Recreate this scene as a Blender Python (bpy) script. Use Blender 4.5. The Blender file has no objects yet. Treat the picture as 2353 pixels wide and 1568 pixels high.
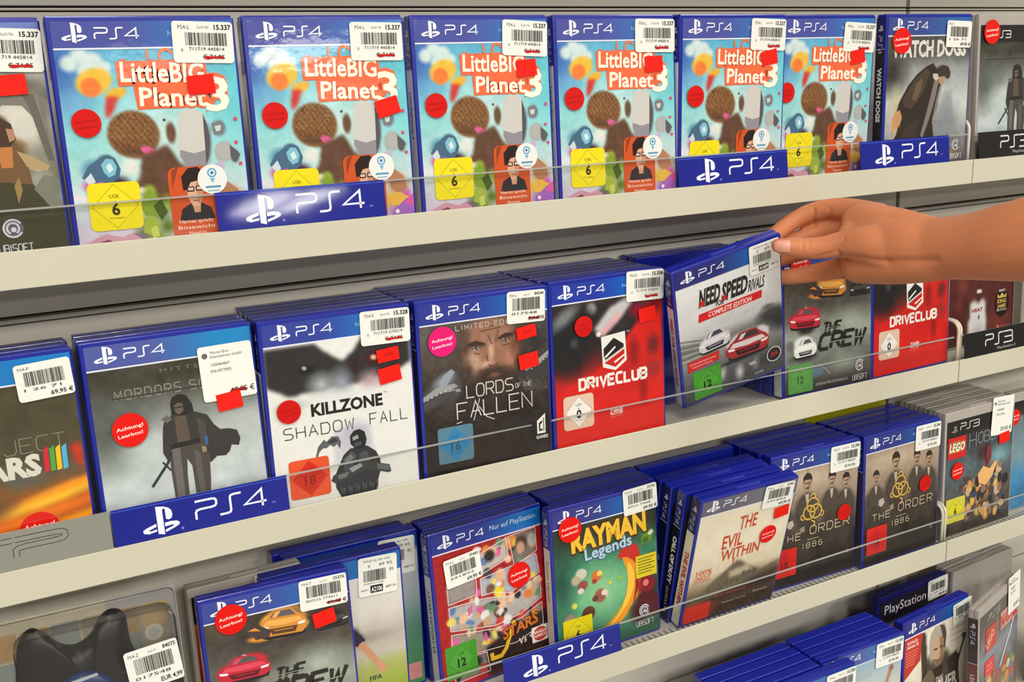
import bpy, bmesh, math, random
import numpy as np
from mathutils import Matrix, Vector, Euler
from mathutils.geometry import tessellate_polygon
random.seed(7)
SC = bpy.context.scene
COL = SC.collection
R = math.radians

# ------------------------------------------------------------------ camera
CAM_LOC = (0.18050, -0.82930, 0.10449)
CAM_ROT = (R(76.134), R(2.054), R(-28.28))
FOC = 2390.94                       # pixels at 2353 x 1568
cd = bpy.data.cameras.new('camera')
cd.sensor_width = 36.0
cd.lens = FOC / 2353 * 36.0
cd.clip_start = 0.01
cam = bpy.data.objects.new('camera', cd)
cam.location = CAM_LOC
cam.rotation_euler = CAM_ROT
COL.objects.link(cam)
SC.camera = cam

# ------------------------------------------------------------------ light of the shop
SC.view_settings.view_transform = 'Standard'
SC.view_settings.look = 'None'
SC.view_settings.gamma = 1.0
SC.view_settings.exposure = 0.26
SC.view_settings.use_curve_mapping = False
wd = bpy.data.worlds.new('shop')
SC.world = wd
wd.use_nodes = True
wd.node_tree.nodes['Background'].inputs[0].default_value = (1.0, 0.96, 0.88, 1)
wd.node_tree.nodes['Background'].inputs[1].default_value = 0.17
CEIL = 1.30
def lamp(x, y, sx, sy, power):
    l = bpy.data.lights.new('ceiling_lamp', 'AREA')
    l.shape = 'RECTANGLE'; l.size = sx; l.size_y = sy
    l.energy = power; l.color = (1.0, 0.96, 0.885)
    o = bpy.data.objects.new('ceiling_lamp', l)
    o.location = (x, y, CEIL)
    COL.objects.link(o)
for ly, pw in ((-1.1, 14.0), (-3.0, 36.0), (-5.4, 30.0), (-8.2, 9.0)):
    for lx in (-1.6, 0.2, 2.0, 3.8):
        lamp(lx, ly, 0.62, 0.62, pw)
lamp(3.34, -11.3, 0.40, 2.0, 55.0); lamp(3.86, -11.3, 0.40, 2.0, 55.0)
lamp(2.9, -15.8, 1.5, 0.62, 60.0); lamp(6.4, -18.5, 1.5, 0.62, 60.0); lamp(-1.5, -15.8, 1.5, 0.62, 40.0)

# ------------------------------------------------------------------ materials
def lin(c):
    a = np.asarray(c, dtype=float) / 255.0
    return np.where(a <= 0.04045, a / 12.92, ((a + 0.055) / 1.055) ** 2.4)
def mat(name, col, rough=0.5, metal=0.0, coat=0.0, coat_rough=0.05, noise=0.0, nscale=40, bump=0.0, spec=0.5, trans=0.0, alpha=1.0, ior=1.45, sss=0.0):
    m = bpy.data.materials.new(name); m.use_nodes = True
    nt = m.node_tree; b = nt.nodes['Principled BSDF']
    lc = [float(t) for t in lin(col)] + [1.0]
    b.inputs['Base Color'].default_value = lc
    b.inputs['Roughness'].default_value = rough
    b.inputs['Metallic'].default_value = metal
    b.inputs['Coat Weight'].default_value = coat
    b.inputs['Coat Roughness'].default_value = coat_rough
    b.inputs['Specular IOR Level'].default_value = spec
    b.inputs['Transmission Weight'].default_value = trans
    b.inputs['IOR'].default_value = ior
    b.inputs['Alpha'].default_value = alpha
    if sss:
        b.inputs['Subsurface Weight'].default_value = sss
        b.inputs['Subsurface Radius'].default_value = (0.012, 0.004, 0.002)
        b.inputs['Subsurface Scale'].default_value = 0.35
    tc = nt.nodes.new('ShaderNodeTexCoord')
    nz = nt.nodes.new('ShaderNodeTexNoise'); nz.inputs['Scale'].default_value = nscale; nz.inputs['Detail'].default_value = 4
    nt.links.new(tc.outputs['Object'], nz.inputs['Vector'])
    if noise:
        mx = nt.nodes.new('ShaderNodeMix'); mx.data_type = 'RGBA'; mx.blend_type = 'MULTIPLY'
        mx.inputs[0].default_value = 1.0
        rp = nt.nodes.new('ShaderNodeValToRGB')
        rp.color_ramp.elements[0].color = (1 - noise, 1 - noise, 1 - noise, 1)
        rp.color_ramp.elements[1].color = (1 + noise, 1 + noise, 1 + noise, 1)
        nt.links.new(nz.outputs['Fac'], rp.inputs['Fac'])
        mx.inputs[6].default_value = lc
        nt.links.new(rp.outputs['Color'], mx.inputs[7])
        nt.links.new(mx.outputs[2], b.inputs['Base Color'])
    if bump:
        bp = nt.nodes.new('ShaderNodeBump'); bp.inputs['Strength'].default_value = bump; bp.inputs['Distance'].default_value = 0.002
        nt.links.new(nz.outputs['Fac'], bp.inputs['Height'])
        nt.links.new(bp.outputs['Normal'], b.inputs['Coat Normal' if coat else 'Normal'])
    return m
def print_mat(name, rough, coat, bump, nscale=22, cr=0.07):
    m = mat(name, (255, 255, 255), rough=rough, coat=coat, coat_rough=cr, bump=bump, nscale=nscale, spec=0.2)
    nt = m.node_tree
    at = nt.nodes.new('ShaderNodeAttribute'); at.attribute_name = 'Col'
    nt.links.new(at.outputs['Color'], nt.nodes['Principled BSDF'].inputs['Base Color'])
    return m
def clear_mat(name, tint, gloss, rough, ior=1.3):
    m = bpy.data.materials.new(name); m.use_nodes = True
    nt = m.node_tree; out = nt.nodes['Material Output']
    nt.nodes.remove(nt.nodes['Principled BSDF'])
    tr = nt.nodes.new('ShaderNodeBsdfTransparent'); tr.inputs[0].default_value = (*tint, 1)
    gl = nt.nodes.new('ShaderNodeBsdfGlossy'); gl.inputs['Roughness'].default_value = rough
    df = nt.nodes.new('ShaderNodeBsdfDiffuse'); df.inputs[0].default_value = (0.7, 0.7, 0.68, 1)
    fr = nt.nodes.new('ShaderNodeFresnel'); fr.inputs['IOR'].default_value = ior
    m1 = nt.nodes.new('ShaderNodeMixShader'); m2 = nt.nodes.new('ShaderNodeMixShader'); m2.inputs[0].default_value = gloss
    nt.links.new(fr.outputs[0], m1.inputs[0]); nt.links.new(tr.outputs[0], m1.inputs[1]); nt.links.new(gl.outputs[0], m1.inputs[2])
    nt.links.new(m1.outputs[0], m2.inputs[1]); nt.links.new(df.outputs[0], m2.inputs[2])
    nt.links.new(m2.outputs[0], out.inputs[0])
    return m
M = dict(
    cover=print_mat('printed_sleeve_under_film', 0.45, 0.4, 0.05),
    film=print_mat('printed_sleeve_in_loose_film', 0.45, 0.6, 0.12, 34, 0.06),
    paper=print_mat('printed_paper', 0.6, 0.0, 0.0),
    sign=print_mat('printed_gloss_card', 0.4, 0.8, 0.03, 14, 0.05),
    blue=mat('blue_plastic', (18, 32, 150), rough=0.3, noise=0.12, nscale=30, spec=0.5, coat=0.7, coat_rough=0.12, bump=0.15),
    film_sheen=mat('blue_plastic_painted_film_sheen', (48, 54, 134), rough=0.32, noise=0.15, nscale=26, spec=0.5, coat=0.9, coat_rough=0.15, bump=0.3),  # same blue plastic; sheen reflected by the film is painted in as paler blue
    navy=mat('dark_blue_plastic', (28, 26, 92), rough=0.3, noise=0.1),
    grey=mat('smoky_clear_plastic', (176, 168, 160), rough=0.25, noise=0.12, nscale=25),
    white=mat('white_plastic', (228, 228, 214), rough=0.35, noise=0.05),
    green=mat('pale_green_plastic', (196, 214, 150), rough=0.35, noise=0.05),
    paint=mat('cream_painted_steel', (206, 201, 180), rough=0.42, noise=0.03, nscale=6),
    panel=mat('grey_painted_steel', (206, 200, 188), rough=0.5, noise=0.04, nscale=5),
    floorp=mat('grey_painted_board', (196, 192, 180), rough=0.45, noise=0.05, nscale=9),
    floor=mat('pale_floor_tiles', (140, 136, 128), rough=0.5, noise=0.05, nscale=3),
    dark=mat('dark_gap', (22, 18, 14), rough=0.8, noise=0.2),
    wire=mat('white_coated_wire', (226, 220, 200), rough=0.35, noise=0.04),
    clear=clear_mat('clear_acrylic', (0.985, 0.985, 0.98), 0.004, 0.05, 1.13),
    edge=clear_mat('acrylic_cut_edge', (0.85, 0.85, 0.8), 0.40, 0.2),
    blister=clear_mat('clear_blister_plastic', (0.95, 0.95, 0.94), 0.025, 0.06),
    red=mat('red_sticker_paper', (226, 22, 14), rough=0.5, noise=0.05, nscale=60),
    yellow=mat('yellow_card', (214, 206, 20), rough=0.5, noise=0.06),
    black=mat('black_moulded_plastic', (30, 26, 26), rough=0.35, noise=0.2),
    bluecap=mat('blue_glossy_dome', (40, 62, 120), rough=0.25, noise=0.15),
    skin=mat('skin', (212, 134, 92), rough=0.42, noise=0.10, nscale=28, sss=0.25, spec=0.3),
    nail=mat('pale_pink_nail', (236, 166, 146), rough=0.25, noise=0.03),
)

# ------------------------------------------------------------------ object helpers
def obj(name, me, parent=None, m=None):
    o = bpy.data.objects.new(name, me)
    COL.objects.link(o)
    if m is not None and not me.materials:
        me.materials.append(m)
    if parent is not None:
        o.parent = parent
    return o
def tag(o, label, cat, group=None):
    o['label'] = label; o['category'] = cat
    if group: o['group'] = group
    return o
def thing(name, label, cat, mw, group=None):
    o = bpy.data.objects.new(name, None); COL.objects.link(o)
    o.empty_display_size = 0.02
    o.matrix_world = mw
    return tag(o, label, cat, group)
def struct(o):
    o['kind'] = 'structure'; return o
class MB:
    def __init__(s): s.v = []; s.f = []; s.mi = []
    def add(s, v, f, mi=0):
        n = len(s.v); s.v += [tuple(t) for t in v]; s.f += [tuple(i + n for i in q) for q in f]; s.mi += [mi] * len(f)
    def box(s, a, b, mi=0):
        (x0, y0, z0), (x1, y1, z1) = a, b
        s.add([(x0, y0, z0), (x1, y0, z0), (x1, y1, z0), (x0, y1, z0), (x0, y0, z1), (x1, y0, z1), (x1, y1, z1), (x0, y1, z1)],
              [(3, 2, 1, 0), (4, 5, 6, 7), (0, 1, 5, 4), (1, 2, 6, 5), (2, 3, 7, 6), (3, 0, 4, 7)], mi)
    def prism(s, pts, x0, x1, mi=0):          # pts (y, z) outline pulled along x
        n = len(pts)
        v = [(x0, y, z) for y, z in pts] + [(x1, y, z) for y, z in pts]
        f = [(i, (i + 1) % n, n + (i + 1) % n, n + i) for i in range(n)] + [tuple(range(n - 1, -1, -1)), tuple(range(n, 2 * n))]
        s.add(v, f, mi)
    def slab(s, pts, y0, y1, mi=0):           # pts (x, z) outline given thickness along y
        n = len(pts)
        v = [(x, y0, z) for x, z in pts] + [(x, y1, z) for x, z in pts]
        f = [(i, (i + 1) % n, n + (i + 1) % n, n + i) for i in range(n)] + [tuple(range(n - 1, -1, -1)), tuple(range(n, 2 * n))]
        s.add(v, f, mi)
    def tube(s, path, r, seg=12, mi=0):
        path = [Vector(p) for p in path]; rr = r if isinstance(r, (list, tuple)) else [r] * len(path)
        ref = None; n0 = len(s.v)
        for i, p in enumerate(path):
            t = (path[min(i + 1, len(path) - 1)] - path[max(i - 1, 0)]).normalized()
            if ref is None: ref = t.orthogonal().normalized()
            ref = (ref - t * ref.dot(t)).normalized(); b = t.cross(ref)
            for k in range(seg):
                a = 2 * math.pi * k / seg
                s.v.append(tuple(p + (ref * math.cos(a) + b * math.sin(a)) * rr[i]))
        for i in range(len(path) - 1):
            for k in range(seg):
                a = n0 + i * seg + k; b2 = n0 + i * seg + (k + 1) % seg
                s.f.append((a, b2, b2 + seg, a + seg)); s.mi.append(mi)
        s.f.append(tuple(n0 + k for k in range(seg - 1, -1, -1))); s.mi.append(mi)
        e = n0 + (len(path) - 1) * seg
        s.f.append(tuple(e + k for k in range(seg))); s.mi.append(mi)
    def mesh(s, name, mats, smooth=False, bevel=0.0, seg=2):
        me = bpy.data.meshes.new(name); me.from_pydata(s.v, [], s.f)
        for m in (mats if isinstance(mats, (list, tuple)) else [mats]): me.materials.append(m)
        me.polygons.foreach_set('material_index', s.mi)
        bm = bmesh.new(); bm.from_mesh(me)
        bmesh.ops.recalc_face_normals(bm, faces=bm.faces)
        if bevel:
            bmesh.ops.bevel(bm, geom=[e for e in bm.edges if e.calc_face_angle(0) > 0.6], offset=bevel, segments=seg, affect='EDGES', profile=0.5)
        bm.to_mesh(me); bm.free()
        if smooth:
            me.polygons.foreach_set('use_smooth', [True] * len(me.polygons))
        me.update()
        return me
    def build(s, name, mats, parent=None, **k):
        return obj(name, s.mesh(name, mats, **k), parent)
def rrect(x0, z0, x1, z1, r, n=5):
    pts = []
    rs = r if isinstance(r, (tuple, list)) else (r,) * 4
    for (cx, cz, a0), q in zip(((x1, z0, -90), (x1, z1, 0), (x0, z1, 90), (x0, z0, 180)), rs):
        sx = -1 if cx == x1 else 1; sz = 1 if cz == z0 else -1
        for k in range(n + 1):
            a = R(a0 + 90 * k / n)
            pts.append((cx + sx * q + q * math.cos(a), cz + sz * q + q * math.sin(a)))
    return pts

# ------------------------------------------------------------------ lettering
_tc = {}
def glyphs(s, bold=0.0):
    key = (s, bold)
    if key not in _tc:
        c = bpy.data.curves.new('lettering', 'FONT'); c.body = s; c.size = 1.0; c.resolution_u = 2; c.offset = bold
        o = bpy.data.objects.new('lettering', c)
        me = bpy.data.meshes.new_from_object(o)
        v = np.empty(len(me.vertices) * 3); me.vertices.foreach_get('co', v); v = v.reshape(-1, 3)[:, :2]
        f = [tuple(p.vertices) for p in me.polygons]
        bpy.data.meshes.remove(me); bpy.data.objects.remove(o); bpy.data.curves.remove(c)
        _tc[key] = (v, f)
    return _tc[key]
SF = {   # single-stroke capitals on a unit square, y up
 'A': [[(0, 0), (.5, 1), (1, 0)], [(.2, .36), (.8, .36)]], 'B': [[(0, 0), (0, 1), (.8, 1), (1, .86), (1, .64), (.8, .52), (0, .52)], [(.8, .52), (1, .4), (1, .14), (.8, 0), (0, 0)]],
 'C': [[(1, 1), (.2, 1), (0, .8), (0, .2), (.2, 0), (1, 0)]], 'D': [[(0, 0), (0, 1), (.75, 1), (1, .75), (1, .25), (.75, 0), (0, 0)]],
 'E': [[(1, 1), (0, 1), (0, 0), (1, 0)], [(0, .52), (.85, .52)]], 'F': [[(1, 1), (0, 1), (0, 0)], [(0, .5), (.8, .5)]],
 'G': [[(1, 1), (.2, 1), (0, .8), (0, .2), (.2, 0), (1, 0), (1, .48), (.55, .48)]], 'H': [[(0, 0), (0, 1)], [(1, 0), (1, 1)], [(0, .5), (1, .5)]],
 'I': [[(.5, 0), (.5, 1)]], 'J': [[(1, 1), (1, .2), (.8, 0), (.2, 0), (0, .2)]], 'K': [[(0, 0), (0, 1)], [(1, 1), (.1, .5), (1, 0)]], 'L': [[(0, 1), (0, 0), (1, 0)]],
 'M': [[(0, 0), (0, 1), (.5, .35), (1, 1), (1, 0)]], 'N': [[(0, 0), (0, 1), (1, 0), (1, 1)]], 'O': [[(.22, 0), (0, .22), (0, .78), (.22, 1), (.78, 1), (1, .78), (1, .22), (.78, 0), (.22, 0)]],
 'P': [[(0, 0), (0, 1), (.8, 1), (1, .85), (1, .6), (.8, .45), (0, .45)]], 'Q': [[(.22, 0), (0, .22), (0, .78), (.22, 1), (.78, 1), (1, .78), (1, .22), (.78, 0), (.22, 0)], [(.6, .3), (1, 0)]],
 'R': [[(0, 0), (0, 1), (.8, 1), (1, .85), (1, .62), (.8, .48), (0, .48)], [(.5, .48), (1, 0)]], 'S': [[(1, 1), (.2, 1), (0, .85), (0, .65), (.2, .52), (.8, .48), (1, .35), (1, .15), (.8, 0), (0, 0)]],
 'T': [[(0, 1), (1, 1)], [(.5, 1), (.5, 0)]], 'U': [[(0, 1), (0, .2), (.2, 0), (.8, 0), (1, .2), (1, 1)]], 'V': [[(0, 1), (.5, 0), (1, 1)]],
 'W': [[(0, 1), (.22, 0), (.5, .75), (.78, 0), (1, 1)]], 'X': [[(0, 0), (1, 1)], [(0, 1), (1, 0)]], 'Y': [[(0, 1), (.5, .5), (1, 1)], [(.5, .5), (.5, 0)]], 'Z': [[(0, 1), (1, 1), (0, 0), (1, 0)]],
 '0': [[(.22, 0), (0, .22), (0, .78), (.22, 1), (.78, 1), (1, .78), (1, .22), (.78, 0), (.22, 0)]], '1': [[(.15, .8), (.5, 1), (.5, 0)]], '3': [[(0, 1), (1, 1), (.4, .58), (.8, .52), (1, .38), (1, .15), (.8, 0), (0, 0)]],
 '4': [[(.8, 0), (.8, 1), (0, .3), (1, .3)]], '6': [[(.9, 1), (.2, 1), (0, .8), (0, .2), (.2, 0), (.8, 0), (1, .18), (1, .42), (.8, .56), (0, .56)]],
 '8': [[(.2, .52), (0, .66), (0, .86), (.2, 1), (.8, 1), (1, .86), (1, .66), (.8, .52), (.2, .52), (0, .38), (0, .14), (.2, 0), (.8, 0), (1, .14), (1, .38), (.8, .52)]],
}
LOGO_P = [[(0, 1), (.78, 1), (.94, .97), (1, .88), (1, .68), (.94, .58), (.78, .54), (.22, .54), (.06, .5), (0, .4), (0, 0)]]
LOGO_S = [[(0, 0), (.34, 0), (.46, .04), (.5, .14), (.5, .86), (.54, .96), (.66, 1), (1, 1)]]
LOGO_4 = [[(.82, 0), (.82, .96), (.06, .26), (1, .26)]]
LOGO_3 = [[(0, 1), (.82, 1), (.96, .97), (1, .9), (1, .1), (.96, .03), (.82, 0), (0, 0)], [(.12, .5), (1, .5)]]

class Print:
    """a printed sheet: a fine grid of inks plus crisp lettering on it, one mesh. u to the right, v downwards, both 0..1"""
    def __init__(s, w, h, x0=0.0, z1=0.0, cols=64, y=-0.00025, base=True):
        s.w, s.h, s.x0, s.z1 = w, h, x0, z1
        s.nu = cols; s.nv = max(2, int(cols * h / w)) if base else 0
        s.y = y; s.lay = 0
        s.V3 = []; s.F = []; s.C = []; s.n = 0
        if base:
            s.U, s.V = np.meshgrid(np.linspace(0, 1, s.nu + 1), np.linspace(0, 1, s.nv + 1))
            s.I = np.ones(s.U.shape + (3,)) * 255.0
        s.spine = None; s.dv = 0.0
    # ---- soft painting on the grid
    def mix(s, a, c):
        a = np.clip(a, 0, 1)[..., None]; s.I = s.I * (1 - a) + np.asarray(c, float) * a; return s
    def vgrad(s, st, u0=-1, u1=2, v0=-1, v1=2):
        vs = [q[0] for q in st]; cs = np.array([q[1] for q in st], float)
        g = np.stack([np.interp(s.V, vs, cs[:, k]) for k in range(3)], -1)
        m = ((s.U >= u0) & (s.U <= u1) & (s.V >= v0) & (s.V <= v1))[..., None]
        s.I = np.where(m, g, s.I); return s
    def hmix(s, u0, u1, c, a=1.0):
        s.mix(a * np.clip((s.U - u0) / (u1 - u0), 0, 1), c); return s
    def blob(s, u, v, ru, rv, c, soft=0.35, rot=0, a=1.0):
        k = s.h / s.w; du = s.U - u; dv = (s.V - v - s.dv) * k; t = R(rot)
        x = (du * math.cos(t) + dv * math.sin(t)) / ru; y = (-du * math.sin(t) + dv * math.cos(t)) / (rv * k)
        d = np.sqrt(x * x + y * y)
        s.mix(a * np.clip((1 - d) / max(soft, 1e-3) + 0.5 * 0, 0, 1), c); return s
    def poly(s, pts, c, a=1.0):
        ins = np.zeros(s.U.shape, bool); n = len(pts); pts = [(x, y + s.dv) for x, y in pts]
        for i in range(n):
            (x0, y0), (x1, y1) = pts[i], pts[(i + 1) % n]
            if y0 == y1: continue
            cr = ((s.V < y0) != (s.V < y1)) & (s.U < x0 + (s.V - y0) * (x1 - x0) / (y1 - y0))
            ins ^= cr
        f = ins.astype(float)
        for ax in (0, 1, 0, 1): f = (np.roll(f, 1, ax) + 2 * f + np.roll(f, -1, ax)) / 4
        s.mix(f * a, c); return s
    def line(s, pts, c, wd, a=1.0):
        k = s.h / s.w; pts = [(x, y + s.dv) for x, y in pts]
        for (x0, y0), (x1, y1) in zip(pts[:-1], pts[1:]):
            dx, dy = x1 - x0, (y1 - y0) * k; L = dx * dx + dy * dy + 1e-12
            t = np.clip(((s.U - x0) * dx + (s.V - y0) * k * dy) / L, 0, 1)
            d = np.hypot(s.U - x0 - t * dx, (s.V - y0) * k - t * dy)
            s.mix(a * np.clip(1.4 * (wd - d) / wd, 0, 1), c)
        return s
    def noise(s, amp, cells, seed=1, tint=(1, 1, 1)):
        rg = np.random.RandomState(seed); k = s.h / s.w
        tot = np.zeros(s.U.shape)
        for o in range(3):
            c = int(cells * 2 ** o); g = rg.rand(int(c * k) + 3, c + 3) - 0.5
            x = s.U * c; y = s.V * c * k; xi = x.astype(int); yi = y.astype(int); fx = x - xi; fy = y - yi
            fx = fx * fx * (3 - 2 * fx); fy = fy * fy * (3 - 2 * fy)
            tot += ((g[yi, xi] * (1 - fx) + g[yi, xi + 1] * fx) * (1 - fy) + (g[yi + 1, xi] * (1 - fx) + g[yi + 1, xi + 1] * fx) * fy) / 1.6 ** o
        s.I = np.clip(s.I + 0.5 * amp * tot[..., None] * np.array(tint), 0, 255); return s
    # ---- crisp inks laid over it
    def raw(s, xz, faces, c):
        s.lay += 1
        y = s.y - s.lay * 1.2e-5
        v = np.column_stack([xz[:, 0], np.full(len(xz), y), xz[:, 1]])
        s.V3.append(v); s.F += [tuple(i + s.n for i in f) for f in faces]
        s.C.append(np.tile(lin(c), (len(v), 1))); s.n += len(v); return s
    def P(s, pts):
        a = np.asarray(pts, float); return np.column_stack([s.x0 + a[:, 0] * s.w, s.z1 - (a[:, 1] + s.dv) * s.h])
    def ipoly(s, pts, c):
        q = s.P(pts); t = tessellate_polygon([[Vector((float(x), float(z), 0)) for x, z in q]])
        return s.raw(q, t, c)
    def rect(s, u0, v0, u1, v1, c, r=0.0, tilt=0.0):
        a = rrect(u0 * s.w, v0 * s.h, u1 * s.w, v1 * s.h, max(r, 1e-5), 4)
        cu, cv = (u0 + u1) / 2 * s.w, (v0 + v1) / 2 * s.h; t = R(tilt)
        pts = [((cu + (x - cu) * math.cos(t) + (z - cv) * math.sin(t)) / s.w, (cv - (x - cu) * math.sin(t) + (z - cv) * math.cos(t)) / s.h) for x, z in a]
        q = s.P(pts)
        return s.raw(q, [tuple(range(len(pts)))], c)
    def disc(s, u, v, r, c, n=24, sq=1.0):
        q = [(u + r * math.cos(2 * math.pi * k / n), v + sq * r * s.w / s.h * math.sin(2 * math.pi * k / n)) for k in range(n)]
        return s.raw(s.P(q), [tuple(range(n))], c)
    def ring(s, u, v, r, wd, c, n=28, sq=1.0, a0=0, a1=360):
        m = n + 1; q = []
        for k in range(m):
            a = R(a0 + (a1 - a0) * k / n)
            for rr in (r, r - wd): q.append((u + rr * math.cos(a), v - sq * rr * s.w / s.h * math.sin(a)))
        return s.raw(s.P(q), [(2 * k, 2 * k + 1, 2 * k + 3, 2 * k + 2) for k in range(n)], c)
    def strokes(s, lines, c, wd):           # lines in metres (x, z), joined with mitres
        V = []; F = []
        for L in lines:
            L = [Vector(p) for p in L]; n0 = len(V); closed = (L[0] - L[-1]).length < 1e-9
            for i, p in enumerate(L):
                if closed:
                    pa = L[i - 1] if i > 0 else L[-2]; pb = L[i + 1] if i < len(L) - 1 else L[1]
                else:
                    pa = L[max(i - 1, 0)]; pb = L[min(i + 1, len(L) - 1)]
                d1 = (p - pa); d2 = (pb - p)
                if d1.length < 1e-12: d1 = d2
                if d2.length < 1e-12: d2 = d1
                d1 = d1.normalized(); d2 = d2.normalized()
                n1 = Vector((-d1.y, d1.x)); n2 = Vector((-d2.y, d2.x)); b = n1 + n2
                if b.length < 1e-3: b = n1
                b = b.normalized(); k = min(2.2, 1 / max(0.3, b.dot(n1)))
                ext = Vector((0, 0))
                V += [tuple(p + b * k * wd / 2), tuple(p - b * k * wd / 2)]
            F += [(n0 + 2 * i, n0 + 2 * i + 1, n0 + 2 * i + 3, n0 + 2 * i + 2) for i in range(len(L) - 1)]
        return s.raw(np.array(V), F, c) if V else s
    def stext(s, t, u, v, wtot, h, c, lw, gap=0.32, shear=0.0, rot=0.0, widths={}):
        """stroke capitals: left end u, baseline v, whole width and height as fractions, line width in metres"""
        adv = [widths.get(ch, 0.35 if ch in ' I1' else 1.0) for ch in t]
        unit = wtot * s.w / (sum(adv) + gap * (len(t) - 1)); x = 0.0; lines = []
        hh = h * s.h; ct, sn = math.cos(R(rot)), math.sin(R(rot))
        X0, Z0 = s.x0 + u * s.w, s.z1 - (v + s.dv) * s.h
        for ch, a in zip(t, adv):
            for L in SF.get(ch, []):
                q = []
                for (px, pz) in L:
                    xx = x + (px if ch not in 'I1' else px * 1.0) * a * unit + shear * pz * hh; zz = pz * hh
                    q.append((X0 + xx * ct - zz * sn, Z0 + xx * sn + zz * ct))
                lines.append(q)
            x += (a + gap) * unit
        return s.strokes(lines, c, lw)
    def text(s, t, u, v, h, c, w=None, bold=0.0, shear=0.0, rot=0.0, align='L'):
        """outline letters: u at the left (or centre), v the baseline, h the height of a capital, w the whole width if it is to be stretched"""
        vv, f = glyphs(t, bold)
        if len(vv) == 0: return s
        sz = h * s.h / 0.73
        x0, x1 = vv[:, 0].min(), vv[:, 0].max()
        sx = sz if w is None else w * s.w / (x1 - x0)
        x = (vv[:, 0] - x0) * sx; z = vv[:, 1] * sz; x = x + shear * z
        if align == 'C': x = x - (x1 - x0) * sx / 2
        if align == 'R': x = x - (x1 - x0) * sx
        ct, sn = math.cos(R(rot)), math.sin(R(rot))
        q = np.column_stack([s.x0 + u * s.w + x * ct - z * sn, s.z1 - (v + s.dv) * s.h + x * sn + z * ct])
        return s.raw(q, f, c)
    # ---- marks that come up again and again
    def ps_mark(s, u, v, sz, c):            # the family mark: standing P over a flat S, base at v
        k = s.w / s.h
        def q(pts): return [(u + x * sz, v - z * sz * k * 0.8) for x, z in pts]
        s.ipoly(q([(.40, .02), (.57, -.04), (.57, .84), (.60, .88), (.645, .86), (.645, .50), (.72, .46), (.80, .50), (.83, .62), (.81, .78), (.74, .88), (.62, .95), (.40, 1.0)]), c)
        s.ipoly(q([(.37, .40), (.08, .29), (.0, .22), (.02, .13), (.14, .08), (.37, .12), (.37, .20), (.22, .165), (.16, .18), (.18, .215), (.37, .29)]), c)
        s.ipoly(q([(.60, .37), (.76, .39), (.93, .36), (1.0, .29), (.98, .21), (.86, .14), (.60, .03), (.60, .125), (.80, .20), (.84, .235), (.80, .26), (.60, .235)]), c)
        return s
    def ps_word(s, u, v, w, h, c, lw, last='4', slant=0.0):
        Ls = {'4': LOGO_4, '3': LOGO_3, 'P': LOGO_P}[last]
        unit = w * s.w / 3.5; hh = h * s.h; X0, Z0 = s.x0 + u * s.w, s.z1 - v * s.h; out = []
        for i, L in enumerate((LOGO_P, LOGO_S, Ls)):
            off = (0, 1.12, 2.28)[i] * unit; wd_ = (1.0, 1.1, 1.15)[i] * unit
            for ln in L: out.append([(X0 + off + x * wd_ + slant * z * hh, Z0 + z * hh) for x, z in ln])
        return s.strokes(out, c, lw)
    def header(s, hv=0.118, left=(46, 58, 142), right=(24, 112, 196), word=True, exclusive=True, line=True, u=0.05):
        s.vgrad([(0, left), (1, left)], v1=hv)
        t = np.clip((s.U - 0.38) / 0.4, 0, 1) * (s.V <= hv)
        s.mix(t, right)
        s.mix(np.clip((s.U - .0) / .4, 0, 1) * (s.V <= hv) * np.clip(1 - (s.U - .0) / .4, 0, 1) * .5, (62, 82, 168))
        if line: s.rect(0, hv - .004, 1, hv + .004, (226, 230, 244))
        s.ps_mark(u, hv - .028, .135, (240, 242, 248))
        s.ps_word(u + .175, hv - .042, .245, .047, (236, 240, 248), .00115)
        if exclusive: s.text('Nur auf PlayStation', .625, hv - .052, .022, (150, 196, 232), w=.33)
        return s
    def usk(s, u0, v0, u1, v1, age, fill, dia, ink, r=0.002, faint=False):
        s.rect(u0, v0, u1, v1, fill, r)
        cu, cv = (u0 + u1) / 2, (v0 + v1) / 2; du, dv = (u1 - u0) * .44, (v1 - v0) * .46
        s.ipoly([(cu, cv - dv), (cu + du, cv), (cu, cv + dv), (cu - du, cv)], dia)
        P4 = s.P([(cu, cv - dv), (cu + du, cv), (cu, cv + dv), (cu - du, cv), (cu, cv - dv)])
        s.strokes([[tuple(q) for q in P4]], ink if not faint else dia, .00022)
        hh = (v1 - v0)
        s.text('USK', cu, v0 + hh * .33, hh * .085, ink, align='C')
        s.text('ab', cu, v0 + hh * .42, hh * .05, ink, align='C')
        s.text(age, cu, v0 + hh * .68, hh * .25, ink, align='C', bold=0.03)
        s.text('usk.de freigegeben', cu, v0 + hh * .76, hh * .035, ink, w=(u1 - u0) * .3, align='C')
        return s
    def car(s, u, v, w, h, body, hi, glass, grille, tilt=0.0, lamp=(244, 240, 236)):
        def q(pts): return [(u + x * w, v + y * h + tilt * (x - .5)) for x, y in pts]
        s.ipoly(q([(.02, .80), (.98, .80), (.94, 1.04), (.80, 1.08), (.16, 1.08), (.05, 1.02)]), (34, 32, 34))
        s.ipoly(q([(0, .58), (.10, .40), (.20, .30), (.32, .08), (.70, .06), (.82, .28), (.93, .40), (1, .60), (.98, .84), (.88, .98), (.12, .98), (.01, .84)]), body)
        s.ipoly(q([(.24, .34), (.34, .13), (.68, .12), (.78, .33)]), glass); s.ipoly(q([(.36, .15), (.48, .14), (.38, .33), (.28, .33)]), hi)
        s.ipoly(q([(.16, .42), (.84, .41), (.92, .56), (.50, .64), (.08, .58)]), hi)
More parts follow.
